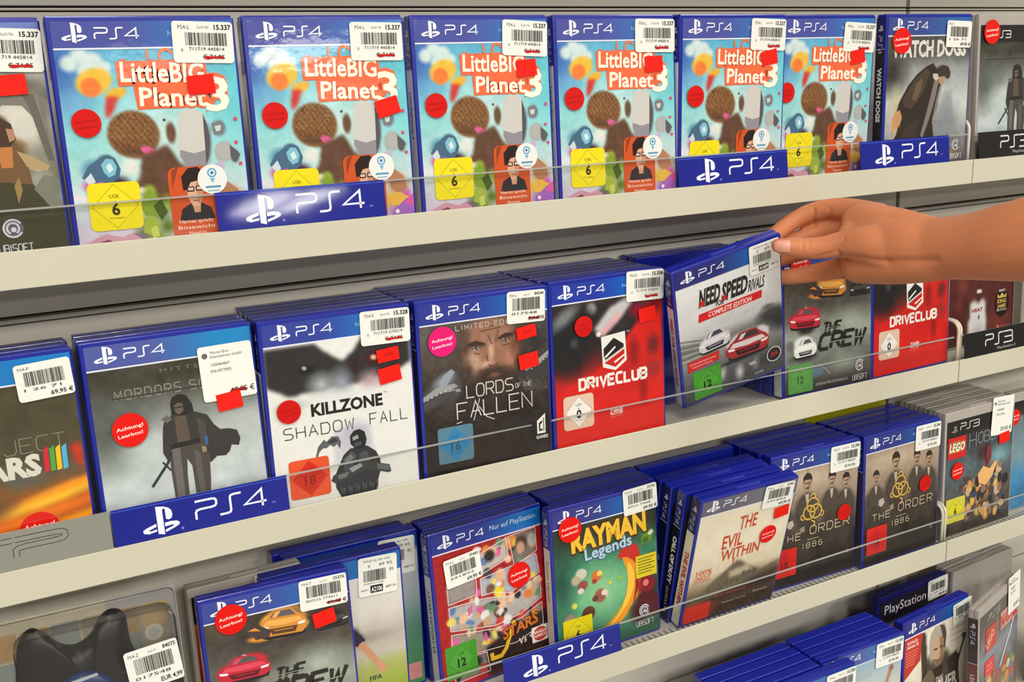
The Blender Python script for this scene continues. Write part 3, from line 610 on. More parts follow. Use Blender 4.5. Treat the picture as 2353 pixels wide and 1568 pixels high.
def s_white():
    s = sheet(90); s.vgrad([(0, (232, 232, 226)), (1, (226, 226, 220))]); s.noise(6, 6, 30)
    s.poly([(0, .125), (.33, .125), (.42, .19), (.515, .24), (.60, .19), (.66, .125), (1, .125), (1, .29), (.90, .33), (.62, .37), (.30, .38), (.14, .39), (0, .33)], (46, 44, 44))
    s.blob(.5, .36, .11, .12, (150, 158, 170), .9); s.blob(.36, .35, .13, .09, (170, 176, 180), .9); s.blob(.70, .36, .12, .07, (178, 150, 158), .9); s.blob(.6, .27, .06, .06, (52, 30, 38), .8); s.blob(.27, .26, .07, .03, (24, 24, 24), .7); s.blob(.255, .25, .02, .012, (190, 198, 200), .6); s.blob(.74, .25, .1, .05, (70, 20, 22), .8); s.blob(.735, .245, .03, .018, (250, 190, 160), .6)
    s.blob(.15, .44, .15, .04, (176, 180, 180), .9); s.blob(.5, .43, .3, .05, (222, 224, 224), .9)
    s.poly([(.42, .60), (.66, .60), (.70, .78), (.40, .80)], (196, 196, 206), .8); s.blob(.56, .66, .14, .12, (170, 170, 186), 1, a=.8)
    s.noise(10, 30, 33)
    s.vgrad([(0, (46, 60, 150)), (1, (46, 60, 150))], v1=.118); s.header(left=(52, 66, 154), right=(34, 124, 200))
    s.text('KILLZONE', .275, .512, .066, (32, 30, 28), w=.50, bold=.04); s.text('TM', .785, .45, .01, (60, 60, 60))
    s.stext('SHADOW', .08, .618, .48, .06, (58, 58, 56), .0009, gap=.42); s.stext('FALL', .675, .612, .27, .06, (58, 58, 56), .0009, gap=.5)
    g0, g1, g2, g3 = (48, 50, 54), (74, 78, 82), (108, 116, 112), (150, 158, 156)
    s.ipoly([(.28, .735), (.30, .685), (.345, .65), (.36, .665), (.40, .64), (.445, .645), (.46, .68), (.45, .715), (.43, .685), (.41, .70), (.385, .685), (.355, .70), (.335, .695), (.305, .715), (.29, .745)], (92, 94, 96)); s.ipoly([(.36, .665), (.42, .65), (.44, .67), (.39, .68)], (56, 58, 60))
    s.ipoly([(.40, .93), (.40, .86), (.44, .80), (.47, .755), (.52, .725), (.64, .725), (.70, .765), (.725, .81), (.73, .86), (.70, .93), (.68, 1), (.44, 1)], g0); s.ipoly([(.46, .78), (.53, .74), (.56, .77), (.54, .83), (.47, .85)], g1); s.ipoly([(.47, .785), (.52, .755), (.54, .78), (.49, .81)], g2); s.ipoly([(.58, .76), (.63, .75), (.66, .80), (.62, .86), (.57, .85)], g1); s.ipoly([(.64, .77), (.69, .785), (.70, .83), (.66, .83)], (62, 52, 54))
    s.ipoly([(.525, .70), (.525, .655), (.555, .63), (.595, .625), (.63, .645), (.64, .69), (.625, .73), (.56, .735)], (38, 38, 42)); s.ipoly([(.54, .665), (.58, .655), (.585, .675), (.545, .685)], g3); s.ipoly([(.55, .70), (.60, .695), (.60, .715), (.555, .72)], g1)
    s.ipoly([(.37, .885), (.39, .855), (.47, .85), (.55, .82), (.66, .82), (.79, .855), (.80, .895), (.78, .90), (.64, .86), (.56, .87), (.46, .90), (.40, .905)], (58, 62, 64)); s.ipoly([(.70, .835), (.79, .86), (.79, .89), (.70, .865)], (96, 100, 104)); s.ipoly([(.42, .86), (.50, .85), (.48, .88), (.42, .885)], g2); s.ipoly([(.50, .835), (.58, .815), (.60, .835), (.52, .86)], g3)
    for k in range(16): s.ipoly([(.43 + .017 * k, .93 + .012 * (k % 3)), (.445 + .017 * k, .925 + .012 * (k % 3)), (.44 + .017 * k, .985)], (g1, (88, 86, 92), g0)[k % 3])
    s.usk(.09, .738, .365, .952, '18', (226, 84, 44), (206, 44, 22), (150, 26, 14), .003, True)
    s.add_spine(.0132, (30, 40, 120), (214, 214, 212)); return s
def s_face():
    s = sheet(96); s.vgrad([(0, (86, 76, 66)), (.25, (84, 74, 66)), (.5, (52, 44, 40)), (.75, (36, 28, 26)), (1, (30, 24, 24))]); s.noise(26, 9, 40)
    s.blob(.1, .2, .18, .12, (96, 96, 92), .9); s.blob(.93, .25, .18, .15, (66, 64, 64), .8); s.blob(.9, .3, .12, .1, (44, 42, 44), .8)
    sk = (150, 106, 84)
    s.blob(.54, .30, .25, .24, sk, .35); s.blob(.54, .20, .2, .08, (158, 116, 92), .8); s.blob(.34, .28, .06, .16, (84, 62, 52), .9); s.blob(.77, .26, .05, .14, (84, 54, 46), .9); s.blob(.40, .36, .09, .09, (186, 150, 126), .7); s.blob(.70, .36, .08, .08, (176, 122, 98), .8); s.blob(.5, .39, .07, .04, (202, 162, 140), .7); s.blob(.54, .31, .035, .09, (204, 166, 138), .8)
    s.blob(.42, .265, .09, .022, (62, 44, 36), .7, 8); s.blob(.665, .24, .09, .022, (62, 42, 34), .7, -10); s.blob(.425, .285, .035, .012, (214, 210, 200), .6); s.blob(.655, .262, .035, .012, (214, 206, 196), .6); s.blob(.425, .285, .012, .01, (50, 60, 70), .5); s.blob(.655, .262, .012, .01, (50, 56, 66), .5); s.line([(.52, .22), (.545, .27)], (112, 76, 60), .012); s.line([(.60, .2), (.575, .26)], (112, 76, 60), .012)
    s.blob(.55, .47, .20, .085, (58, 42, 36), .5); s.blob(.55, .425, .14, .02, (66, 48, 40), .6); s.blob(.56, .455, .055, .015, (150, 92, 80), .6); s.blob(.35, .42, .06, .09, (70, 54, 46), .8); s.blob(.76, .40, .05, .09, (74, 52, 44), .8); s.blob(.72, .30, .05, .1, (122, 70, 56), .9); s.blob(.545, .405, .05, .016, (96, 62, 50), .7)
    s.poly([(0, .50), (.12, .44), (.26, .42), (.30, .48), (.26, .56), (.1, .58), (0, .6)], (74, 74, 76)); s.poly([(.78, .44), (1, .36), (1, .6), (.86, .62), (.74, .52)], (58, 54, 54)); s.line([(.0, .53), (.14, .50), (.28, .51)], (160, 164, 164), .012); s.line([(.80, .45), (.92, .43), (1, .38)], (150, 150, 150), .01); s.blob(.16, .44, .12, .05, (150, 162, 172), .8, -25); s.blob(.18, .60, .1, .1, (64, 54, 50), .8)
    for k in range(10): s.line([(.76 + .02 * k, .5 + .012 * (k % 3)), (.80 + .02 * k, .58)], (120, 108, 100), .004, .7)
    s.noise(24, 34, 41)
    s.blob(.5, .9, .5, .14, (58, 30, 22), .9, a=.6)
    s.ipoly([(.0, .52), (.10, .475), (.24, .465), (.27, .485), (.20, .50), (.10, .51), (.0, .545)], (150, 154, 156)); s.ipoly([(.0, .55), (.12, .515), (.25, .505), (.24, .535), (.12, .555), (.0, .585)], (70, 68, 70)); s.ipoly([(.12, .47), (.16, .41), (.22, .38), (.25, .40), (.20, .45), (.18, .475)], (146, 158, 170)); s.ipoly([(.80, .44), (.90, .41), (1, .36), (1, .385), (.91, .43), (.81, .465)], (156, 156, 156)); s.ipoly([(.82, .475), (1, .41), (1, .50), (.88, .53)], (58, 56, 58))
    for k in range(6): s.disc(.86 + .025 * k, .455 - .011 * k, .006, (196, 194, 190), 8); s.disc(.03 + .035 * k, .535 - .009 * k, .006, (206, 206, 204), 8)
    for q in ([(.365, .262), (.42, .248), (.49, .268)], [(.60, .248), (.66, .228), (.715, .236)]): s.strokes([[tuple(t) for t in s.P(q)]], (58, 42, 34), .0022)
    for q in ([(.39, .287), (.425, .278), (.46, .288)], [(.625, .266), (.66, .256), (.695, .262)]): s.strokes([[tuple(t) for t in s.P(q)]], (64, 46, 40), .0009)
    s.disc(.428, .287, .011, (44, 54, 62), 12); s.disc(.66, .265, .011, (44, 52, 60), 12); s.disc(.432, .285, .004, (236, 236, 230), 8); s.disc(.664, .263, .004, (236, 236, 230), 8)
    for q in ([(.515, .385), (.53, .40), (.56, .402), (.585, .385)], [(.50, .33), (.51, .37)], [(.40, .31), (.45, .32)], [(.63, .29), (.70, .285)], [(.50, .17), (.60, .165)], [(.46, .19), (.62, .182)], [(.50, .46), (.555, .452), (.615, .458)]): s.strokes([[tuple(t) for t in s.P(q)]], (110, 72, 58), .0010)
    s.header(left=(44, 54, 146), right=(24, 106, 194), exclusive=False)
    s.stext('LIMITED EDITION', .27, .168, .56, .026, (196, 184, 174), .00075, gap=.6)
    s.stext('LORDS', .33, .562, .37, .072, (214, 206, 196), .0011, gap=.3); s.stext('OF THE', .72, .552, .13, .026, (190, 180, 170), .0006, gap=.45)
    s.stext('FALLEN', .25, .678, .60, .092, (216, 208, 198), .0012, gap=.28); s.strokes([[tuple(q) for q in s.P([(.43, .575), (.375, .70)])], [tuple(q) for q in s.P([(.42, .62), (.48, .69), (.54, .715)])], [tuple(q) for q in s.P([(.24, .70), (.285, .695)])]], (208, 198, 188), .0009)
    s.usk(.09, .712, .365, .925, '16', (84, 128, 150), (44, 126, 176), (40, 84, 120), .003, True)
    s.dv = -.06; s.ipoly([(.885, .835), (.955, .795), (.955, .915), (.885, .915)], (232, 230, 224)); s.ipoly([(.90, .85), (.93, .835), (.93, .85), (.912, .86), (.912, .89), (.93, .885), (.93, .90), (.90, .90)], (40, 32, 30)); s.rect(.938, .82, .945, .905, (40, 32, 30)); s.text('GAMES', .875, .945, .02, (226, 224, 218), w=.10, bold=.03); s.dv = 0
    s.add_spine(.0132, (40, 40, 118), (60, 52, 48)); return s
def s_driver(cols=84):
    s = sheet(cols); s.vgrad([(0, (52, 46, 46)), (.4, (44, 38, 38)), (.6, (188, 30, 26)), (1, (206, 28, 26))]); s.noise(16, 8, 50)
    s.poly([(0, .66), (.16, .60), (.35, .56), (.60, .42), (.86, .20), (1, .16), (1, 1), (0, 1)], (214, 34, 28)); s.blob(.7, .6, .35, .2, (196, 34, 30), .9)
    s.blob(.12, .38, .26, .24, (34, 32, 34), .5); s.blob(.18, .36, .05, .04, (70, 78, 88), .9); s.blob(.1, .2, .2, .06, (120, 122, 124), .7, -35); s.blob(.34, .17, .06, .05, (150, 150, 150), .6); s.blob(.3, .25, .1, .12, (26, 24, 26), .8)
    s.poly([(.36, .30), (.50, .18), (.66, .13), (.72, .16), (.62, .24), (.44, .34)], (196, 194, 196)); s.poly([(.42, .31), (.54, .24), (.62, .20), (.60, .25), (.44, .35)], (226, 168, 172)); s.blob(.4, .33, .03, .02, (240, 236, 236), .5)
    s.blob(.78, .22, .14, .07, (150, 24, 50), .8); s.blob(.92, .2, .1, .08, (120, 22, 24), .8); s.blob(.72, .47, .07, .12, (150, 26, 26), .7); s.blob(.90, .45, .08, .09, (112, 34, 36), .7); s.blob(.90, .60, .10, .08, (160, 44, 42), .7); s.blob(.80, .72, .06, .12, (150, 22, 22), .8)
    s.noise(16, 18, 51, (1, .5, .5))
    s.header(left=(36, 56, 160), right=(16, 112, 206))
    # club shield
    def T(pts): return [(x, .35 + (y - .345) * .78) for x, y in pts]
    q = [(.42, .345), (.64, .325), (.65, .56), (.545, .625), (.43, .585)]
    s.ipoly(T(q), (236, 234, 228)); s.ipoly(T([(.44, .44), (.535, .365), (.625, .425), (.625, .45), (.455, .53), (.44, .50)]), (36, 34, 34)); s.ipoly(T([(.445, .555), (.63, .465), (.63, .54), (.545, .60)]), (200, 32, 28)); s.ipoly(T([(.445, .505), (.545, .43), (.55, .445), (.46, .515)]), (236, 234, 228)); s.ipoly(T([(.53, .555), (.63, .505), (.63, .52), (.54, .57)]), (236, 234, 228)); s.ipoly(T([(.445, .55), (.62, .465), (.625, .45), (.455, .53)]), (206, 204, 200))
    s.text('TM', .655, .345, .012, (230, 226, 220))
    s.stext('DRIVECLUB', .215, .650, .615, .062, (240, 236, 226), .0029, gap=.36)
    s.usk(.065, .678, .335, .888, '0', (226, 196, 172), (240, 236, 228), (30, 28, 26), .004)
    s.rect(.485, .802, .60, .845, (226, 190, 182), .0008); s.ring(.54, .823, .045, .012, (206, 34, 28), sq=.5, a0=40, a1=330); s.text('CODEMASTERS', .485, .862, .010, (220, 150, 140), w=.115)
    s.add_spine(.0132, (30, 40, 130), (30, 34, 110)); return s
def s_race():
    s = sheet(110); s.vgrad([(0, (236, 236, 234)), (.35, (222, 222, 222)), (.50, (204, 206, 206)), (.58, (120, 122, 116)), (.66, (150, 150, 146)), (.78, (104, 106, 106)), (1, (64, 66, 70))]); s.noise(12, 8, 60)
    for k in range(12): s.line([(0, .50 + .016 * k), (.34, .57 + .008 * k)], ((84, 86, 76), (176, 178, 172), (110, 112, 100))[k % 3], .010, .8)
    s.blob(.9, .55, .2, .09, (60, 62, 62), .6); s.blob(.86, .48, .08, .03, (96, 96, 96), .8); s.blob(1, .62, .2, .1, (50, 52, 54), .7)
    # white and dark racing car behind, red and white one in front
    s.blob(.33, .565, .16, .055, (206, 206, 210), .2, -4); s.blob(.32, .605, .16, .045, (40, 40, 52), .3, -4); s.blob(.38, .535, .11, .025, (206, 168, 176), .5); s.blob(.27, .555, .08, .02, (84, 84, 96), .5); s.blob(.25, .60, .03, .015, (226, 226, 240), .5); s.blob(.43, .60, .02, .012, (220, 224, 250), .5)
    s.poly([(.43, .66), (.54, .60), (.80, .60), (.86, .635), (.85, .73), (.80, .78), (.50, .775), (.43, .72)], (222, 216, 216)); s.poly([(.42, .69), (.52, .685), (.83, .70), (.83, .75), (.77, .79), (.52, .78), (.42, .74)], (120, 28, 28)); s.poly([(.55, .635), (.77, .635), (.81, .67), (.52, .675)], (210, 150, 156)); s.poly([(.43, .70), (.52, .695), (.48, .73)], (206, 40, 36)); s.poly([(.53, .71), (.78, .715), (.75, .755), (.55, .75)], (58, 22, 24)); s.poly([(.58, .605), (.76, .605), (.72, .625), (.60, .625)], (56, 50, 54)); s.line([(.45, .745), (.81, .775)], (206, 40, 40), .008)
    s.blob(.5, .80, .4, .02, (44, 44, 46), .7); s.blob(.55, .90, .06, .08, (206, 208, 206), .9); s.blob(.72, .88, .05, .06, (190, 190, 190), .9); s.blob(.38, .86, .05, .08, (190, 194, 192), .9, 10); s.blob(.85, .88, .2, .08, (56, 58, 64), .8); s.noise(16, 26, 61)
    s.car(.17, .49, .31, .155, (206, 206, 212), (232, 226, 230), (70, 66, 80), (40, 40, 54), -.012); s.car(.43, .585, .43, .20, (176, 42, 44), (226, 214, 216), (64, 54, 60), (46, 18, 22), .015); s.ipoly([(.50, .675), (.80, .685), (.78, .71), (.52, .70)], (226, 214, 216))
    s.header(left=(40, 40, 112), right=(22, 108, 190), exclusive=False, line=False)
    
    s.text('NEED', .20, .295, .125, (34, 30, 30), w=.20, bold=.04, shear=.14); s.text('SPEED', .415, .308, .125, (34, 30, 30), w=.25, bold=.04, shear=.14); s.text('RIVALS', .675, .315, .085, (40, 36, 36), w=.155, bold=.015, shear=.14); s.text('FOR', .36, .333, .04, (40, 36, 36), w=.075, bold=.02, shear=.14)
    s.ipoly([(.20, .295), (.26, .295), (.25, .25), (.215, .26)], (196, 30, 28)); s.ipoly([(.415, .308), (.47, .308), (.46, .27), (.43, .275)], (196, 30, 28)); s.ipoly([(.195, .345), (.81, .337), (.80, .392), (.185, .405)], (214, 26, 28)); s.text('COMPLETE EDITION', .28, .388, .036, (244, 234, 228), w=.42, bold=.02, shear=.2)
    s.ipoly([(.05, .675), (.36, .665), (.35, .735), (.05, .755)], (206, 36, 34)); s.text('MIT DEM KOMPLETTEN RIVALS-PAKET', .07, .705, .012, (244, 226, 220), w=.26); s.text('FÜR DIE ULTIMATIVE VERFOLGUNG', .09, .73, .012, (244, 226, 220), w=.2)
    s.usk(.09, .765, .365, .985, '12', (70, 158, 44), (76, 166, 50), (20, 46, 16), .0015)
    s.disc(.90, .865, .074, (230, 230, 228)); s.disc(.90, .865, .066, (40, 38, 40)); s.stext('EA', .87, .875, .06, .022, (214, 36, 32), .001, gap=.25, shear=.3)
    s.text('GAMES', .70, .97, .016, (206, 206, 206)); s.ipoly([(.64, .86), (.70, .855), (.715, .88), (.66, .885)], (190, 170, 172))
    s.add_spine(.0132, (40, 40, 108), (222, 222, 222), 'NEED FOR SPEED RIVALS', (196, 60, 56), .0056, .33, .25, bold=.04); return s
def s_crew(green=True):
    s = sheet(84); s.dv = .07 if green else 0.0; s.vgrad([(0, (60, 56, 50)), (.25, (66, 58, 52)), (.42, (92, 88, 80)), (.6, (150, 156, 146)), (.8, (110, 114, 106)), (1, (54, 50, 50))]); s.noise(30, 8, 70)
    s.blob(.75, .5, .3, .16, (166, 176, 164), .9); s.blob(.7, .76, .26, .1, (150, 158, 148), .9); s.blob(.1, .15, .3, .1, (84, 74, 58), .8)
    # orange sports car, top
    s.blob(.53, .20, .18, .095, (206, 136, 52), .2, -8); s.blob(.55, .175, .12, .05, (110, 98, 100), .4, -14); s.blob(.56, .25, .16, .04, (234, 160, 66), .4, -10); s.blob(.45, .165, .1, .03, (236, 176, 64), .4, -16); s.blob(.34, .23, .07, .035, (92, 70, 70), .4, 12); s.blob(.35, .27, .10, .02, (228, 150, 50), .5, 8); s.blob(.66, .24, .05, .03, (240, 196, 140), .6)
    s.blob(.85, .24, .13, .06, (48, 44, 42), .5); s.blob(.80, .265, .03, .025, (190, 190, 184), .5); s.blob(.96, .255, .025, .02, (190, 190, 184), .5)
    s.rect(.855, .262, .905, .272, (176, 174, 166)); s.rect(.86, .285, .905, .294, (176, 174, 166))
    # red car, left
    s.blob(.22, .40, .19, .07, (196, 40, 54), .2, -8); s.blob(.16, .365, .10, .035, (92, 84, 84), .5, -10); s.blob(.26, .395, .13, .03, (224, 60, 80), .5, -8); s.blob(.31, .425, .025, .016, (255, 226, 220), .6); s.blob(.24, .46, .16, .03, (120, 30, 40), .6); s.blob(.24, .345, .02, .015, (230, 210, 200), .6)
    s.blob(.24, .49, .12, .04, (44, 42, 42), .6)
    # white car
    s.blob(.22, .60, .14, .075, (226, 228, 224), .2, 6); s.blob(.06, .59, .06, .05, (110, 106, 104), .5); s.blob(.31, .60, .03, .04, (60, 60, 60), .5); s.blob(.24, .59, .08, .03, (240, 240, 236), .5); s.blob(.22, .68, .2, .04, (56, 54, 52), .7)
    s.blob(.32, .79, .16, .055, (92, 116, 136), .4); s.blob(.25, .77, .08, .02, (60, 66, 74), .6); s.line([(.03, .72), (.14, .78)], (206, 206, 200), .006); s.line([(.42, .76), (.52, .83)], (160, 164, 160), .006)
    s.blob(.7, .93, .5, .06, (56, 50, 50), .8); s.noise(20, 24, 71)
    s.car(.36, .115, .33, .165, (214, 142, 54), (238, 176, 84), (96, 90, 98), (90, 60, 40), .02); s.ipoly([(.28, .20), (.36, .19), (.44, .235), (.42, .27), (.33, .27)], (74, 58, 60)); s.ipoly([(.28, .21), (.33, .20), (.37, .225)], (226, 150, 50))
    s.car(.05, .33, .36, .145, (196, 40, 56), (226, 72, 92), (92, 86, 90), (96, 24, 34), .012); s.car(.10, .54, .26, .135, (222, 224, 222), (242, 242, 238), (90, 92, 96), (60, 58, 58), -.01); s.car(.74, .20, .25, .10, (52, 48, 46), (74, 70, 66), (34, 32, 32), (28, 26, 26), 0, (196, 196, 190))
    s.dv = 0.0; s.header(left=(58, 72, 156), right=(42, 108, 184), exclusive=False); s.dv = .07 if green else 0.0
    k = (40, 38, 32)
    s.stext('THE', .43, .535, .20, .07, k, .0026, gap=.28, shear=.22); s.stext('CREW', .38, .645, .52, .10, k, .0042, gap=.26, shear=.3)
    for v in (.50, .515): s.rect(.40, v, .70, v + .004, (150, 158, 148))
    s.rect(.40, .60, .9, .606, (150, 158, 148))
    s.dv = 0.0
    if green: s.usk(.03, .79, .31, .99, '12', (86, 148, 70), (92, 154, 76), (52, 92, 44), .0015, True)
    s.ubi(.86, .875, .055, (210, 206, 206), (96, 90, 90)); s.text('UNTERNEHMEN ERFORDERLICH', .34, .965, .02, (190, 186, 182), w=.38)
    s.add_spine(.0132, NAVY, (222, 222, 222), 'THE CREW', (60, 60, 60), .005); return s
def s_player():
    s = Print(.1295, .156, CX, .1585, 60); s.vgrad([(0, (26, 22, 22)), (.12, (30, 24, 24)), (.14, (90, 34, 30)), (1, (76, 34, 30))]); s.noise(26, 9, 80)
    s.blob(.2, .5, .12, .1, (120, 54, 46), .8); s.blob(.15, .65, .08, .1, (112, 44, 38), .8); s.blob(.75, .85, .25, .2, (110, 46, 40), .9)
    s.poly([(.31, .66), (.38, .63), (.44, .66), (.5, .63), (.56, .66), (.57, .8), (.58, 1), (.3, 1), (.3, .8)], (214, 212, 210)); s.blob(.45, .6, .05, .05, (70, 42, 34), .3); s.blob(.45, .565, .05, .02, (226, 222, 216), .4); s.poly([(.22, .72), (.30, .66), (.31, .78), (.24, .8)], (74, 44, 36)); s.poly([(.57, .66), (.64, .72), (.62, .8), (.57, .78)], (74, 44, 36)); s.blob(.45, .9, .12, .1, (176, 176, 178), .9, a=.6)
    s.text('HEAT', .345, .735, .03, (156, 36, 44), w=.17, bold=.04); s.text('6', .44, .80, .042, (70, 30, 34), bold=.02)
    s.disc(.81, .70, .115, (26, 14, 14), sq=1.25); s.text('KING', .81, .70, .035, (206, 172, 84), w=.14, bold=.03, align='C'); s.text('JAMES', .81, .74, .03, (206, 172, 84), w=.14, bold=.03, align='C'); s.text('EDITION', .81, .768, .02, (226, 222, 214), w=.15, align='C'); s.ipoly([(.74, .655), (.74, .62), (.775, .64), (.81, .61), (.845, .64), (.88, .62), (.88, .655)], (206, 172, 84)); s.text('ERHÄLT', .81, .60, .017, (230, 226, 220), align='C', bold=.03)
    s.disc(.76, .90, .02, (214, 92, 80)); s.text('SONDEREDITION', .79, .905, .015, (206, 92, 80), w=.16); s.vgrad([(0, (26, 22, 22)), (1, (26, 22, 22))], v1=.12); s.ps_word(.19, .085, .22, .05, (226, 224, 220), .0011, '3')
    return s
def s_panels():
    s = sheet(100); s.vgrad([(0, (156, 26, 30)), (1, (176, 22, 28))]); s.noise(8, 6, 90)
    rg = np.random.RandomState(17)
    P = [[(.36, .20), (.66, .14), (.67, .27), (.38, .33)], [(.685, .135), (.94, .125), (.94, .28), (.72, .34)], [(.10, .33), (.36, .33), (.36, .44), (.10, .45)], [(.40, .35), (.70, .33), (.93, .30), (.95, .43), (.66, .50), (.5, .46), (.40, .46)], [(.10, .47), (.40, .48), (.55, .50), (.66, .53), (.95, .45), (.95, .60), (.75, .66), (.5, .68), (.10, .62)], [(.10, .645), (.5, .70), (.74, .69), (.95, .63), (.95, .78), (.68, .84), (.10, .80)], [(.10, .82), (.4, .83), (.42, .96), (.10, .96)]]
    base = [(190, 180, 176), (120, 108, 100), (150, 140, 136), (170, 176, 186), (176, 172, 170), (150, 140, 128), (120, 116, 110)]
    for q, c in zip(P, base): s.poly(q, c)
    pal = [(226, 186, 150), (36, 32, 36), (226, 206, 90), (200, 70, 50), (92, 126, 170), (230, 226, 220), (216, 96, 150), (120, 84, 60), (226, 130, 60), (96, 140, 110), (60, 54, 62), (206, 160, 120)]
    for k in range(150):
        u, v = .1 + .84 * rg.rand(), .14 + .80 * rg.rand()
        if v < .45 and u < .36: continue
        if .33 < v < .36: continue
        m = np.zeros(s.U.shape, bool)
        s.blob(u, v, .02 + .035 * rg.rand(), .015 + .03 * rg.rand(), pal[rg.randint(len(pal))], .3, rg.rand() * 180)
    s.blob(.8, .20, .07, .06, (70, 52, 42), .4); s.blob(.79, .23, .05, .05, (196, 150, 120), .4); s.blob(.9, .2, .05, .06, (176, 170, 160), .4); s.blob(.5, .22, .06, .05, (40, 34, 36), .5); s.blob(.58, .36, .05, .05, (226, 176, 136), .4); s.blob(.55, .47, .05, .04, (236, 212, 40), .4); s.blob(.27, .87, .1, .05, (46, 42, 40), .4)
    s.noise(26, 26, 91)
    s.poly([(.40, .80), (.62, .74), (1, .68), (1, 1), (.4, 1)], (44, 34, 32), .92)
    for q in P:
        p = s.P(q + [q[0]]); s.strokes([[tuple(t) for t in p]], (236, 230, 224), .0007)
    s.header(left=(40, 50, 140), right=(20, 112, 196), exclusive=False); s.text('Nur auf PlayStation', .52, .062, .034, (206, 226, 244), w=.43)
    s.stext('J', .42, .89, .14, .20, (90, 50, 20), .0062, shear=.45); s.stext('J', .42, .89, .14, .20, (228, 184, 52), .0044, shear=.45); s.text('STARS', .555, .80, .075, (70, 34, 20), w=.36, bold=.07, shear=.2, rot=9); s.text('STARS', .56, .795, .07, (214, 116, 46), w=.345, bold=.03, shear=.2, rot=9); s.text('Vs +', .70, .865, .045, (222, 206, 200), bold=.02, shear=.2, rot=9)
    s.rect(.83, .785, .995, .89, (240, 236, 232), .0012); s.disc(.912, .838, .07, (206, 60, 50), sq=.85); s.text('BANDAI', .912, .833, .02, (240, 230, 224), align='C', bold=.03); s.text('NAMCO', .912, .858, .02, (240, 230, 224), align='C', bold=.03)
    s.usk(.03, .715, .31, .93, '12', (70, 150, 44), (76, 158, 50), (20, 46, 16), .001)
    s.add_spine(.0132, (44, 44, 122), (196, 194, 190), 'J-STARS VICTORY VS', (70, 66, 80), .0052, .34, .25); return s
def s_jungle():
    s = sheet(96); s.vgrad([(0, (34, 44, 36)), (.22, (52, 62, 44)), (.4, (60, 132, 100)), (.65, (92, 180, 130)), (.9, (56, 112, 84)), (1, (46, 84, 66))]); s.noise(22, 8, 95)
    s.blob(.45, .6, .36, .28, (150, 206, 150), 1); s.blob(.05, .5, .2, .4, (30, 66, 58), .9, a=.8); s.blob(.95, .7, .2, .3, (44, 50, 40), .9); s.blob(.6, .18, .5, .12, (74, 56, 40), .9, a=.7)
    # a plain orange crescent, darker at its outer edge
    pts = [(.66 + .20 * math.sin(t) - .16 * (t > 99), .0) for t in ()]
    arc = [(.70, .36), (.76, .46), (.78, .58), (.74, .70), (.64, .80), (.48, .90), (.40, .95)]
    for a, b, c, w in ((0, 0, (196, 40, 34), .085), (0, 0, (240, 150, 36), .065), (0, 0, (250, 196, 60), .03)):
        s.line(arc[1:] if w < .08 else arc[:4], c, w)
    s.poly([(.60, .42), (.68, .36), (.80, .36), (.82, .44), (.76, .50), (.70, .44)], (200, 44, 34))
    s.blob(.88, .66, .10, .08, (150, 34, 44), .4); s.blob(.86, .64, .04, .035, (214, 90, 80), .5); s.blob(.8, .83, .12, .12, (74, 22, 30), .7); s.blob(.92, .8, .1, .1, (104, 30, 30), .8)
    for u, v, r, c in ((.24, .46, .06, (196, 196, 178)), (.19, .49, .05, (176, 166, 140)), (.25, .54, .05, (140, 70, 60)), (.39, .50, .055, (206, 116, 56)), (.42, .49, .03, (240, 206, 90)), (.42, .64, .07, (150, 90, 66)), (.47, .635, .035, (226, 206, 196)), (.3, .74, .07, (96, 56, 40)), (.17, .66, .03, (206, 206, 90)), (.52, .57, .02, (150, 190, 60)), (.62, .56, .02, (150, 200, 60)), (.12, .76, .08, (150, 130, 120)), (.09, .79, .05, (120, 84, 90))): s.blob(u, v, r, r * .8, c, .35)
    s.blob(.90, .335, .07, .045, (96, 140, 44), .3, -20); s.blob(.95, .30, .025, .02, (206, 220, 170), .4); s.line([(.72, .42), (.9, .36)], (120, 110, 80), .006)
    s.noise(18, 26, 96)
    out = [(.70, .355), (.735, .40), (.79, .47), (.81, .56), (.80, .66), (.74, .76), (.62, .86), (.48, .94), (.36, .97)]; inn = [(.42, .92), (.53, .86), (.62, .78), (.675, .69), (.70, .60), (.69, .52), (.66, .45), (.64, .40)]
    s.ipoly(out + inn, (236, 150, 36)); s.ipoly([(.70, .46), (.745, .50), (.765, .57), (.755, .65), (.70, .74), (.60, .82), (.48, .90), (.53, .86), (.62, .78), (.675, .69), (.70, .60)], (250, 200, 66)); s.ipoly([(.60, .415), (.66, .36), (.74, .345), (.80, .365), (.82, .43), (.79, .50), (.75, .46), (.70, .43)], (204, 44, 34)); s.ipoly([(.79, .47), (.82, .56), (.80, .66), (.74, .76), (.77, .66), (.78, .56)], (150, 30, 34))
    for u, v, r, c in ((.25, .455, .05, (206, 204, 184)), (.20, .49, .04, (186, 176, 140)), (.26, .535, .045, (150, 80, 66)), (.235, .57, .03, (220, 210, 200)), (.39, .495, .05, (210, 118, 58)), (.42, .485, .026, (244, 212, 96)), (.37, .53, .025, (170, 60, 40)), (.42, .635, .055, (156, 94, 70)), (.46, .625, .03, (232, 214, 204)), (.37, .65, .03, (110, 60, 46)), (.30, .73, .06, (96, 56, 42)), (.26, .755, .04, (74, 44, 36)), (.17, .66, .025, (210, 210, 96)), (.52, .57, .015, (240, 210, 60)), (.62, .555, .015, (160, 206, 60)), (.11, .755, .05, (156, 140, 130)), (.14, .78, .04, (120, 70, 60)), (.08, .79, .035, (84, 60, 56)), (.88, .655, .07, (156, 36, 46)), (.865, .645, .028, (226, 110, 96)), (.90, .33, .055, (100, 146, 46)), (.935, .305, .022, (216, 228, 180)), (.89, .345, .03, (70, 110, 36))): s.disc(u, v, r, c, sq=.85)
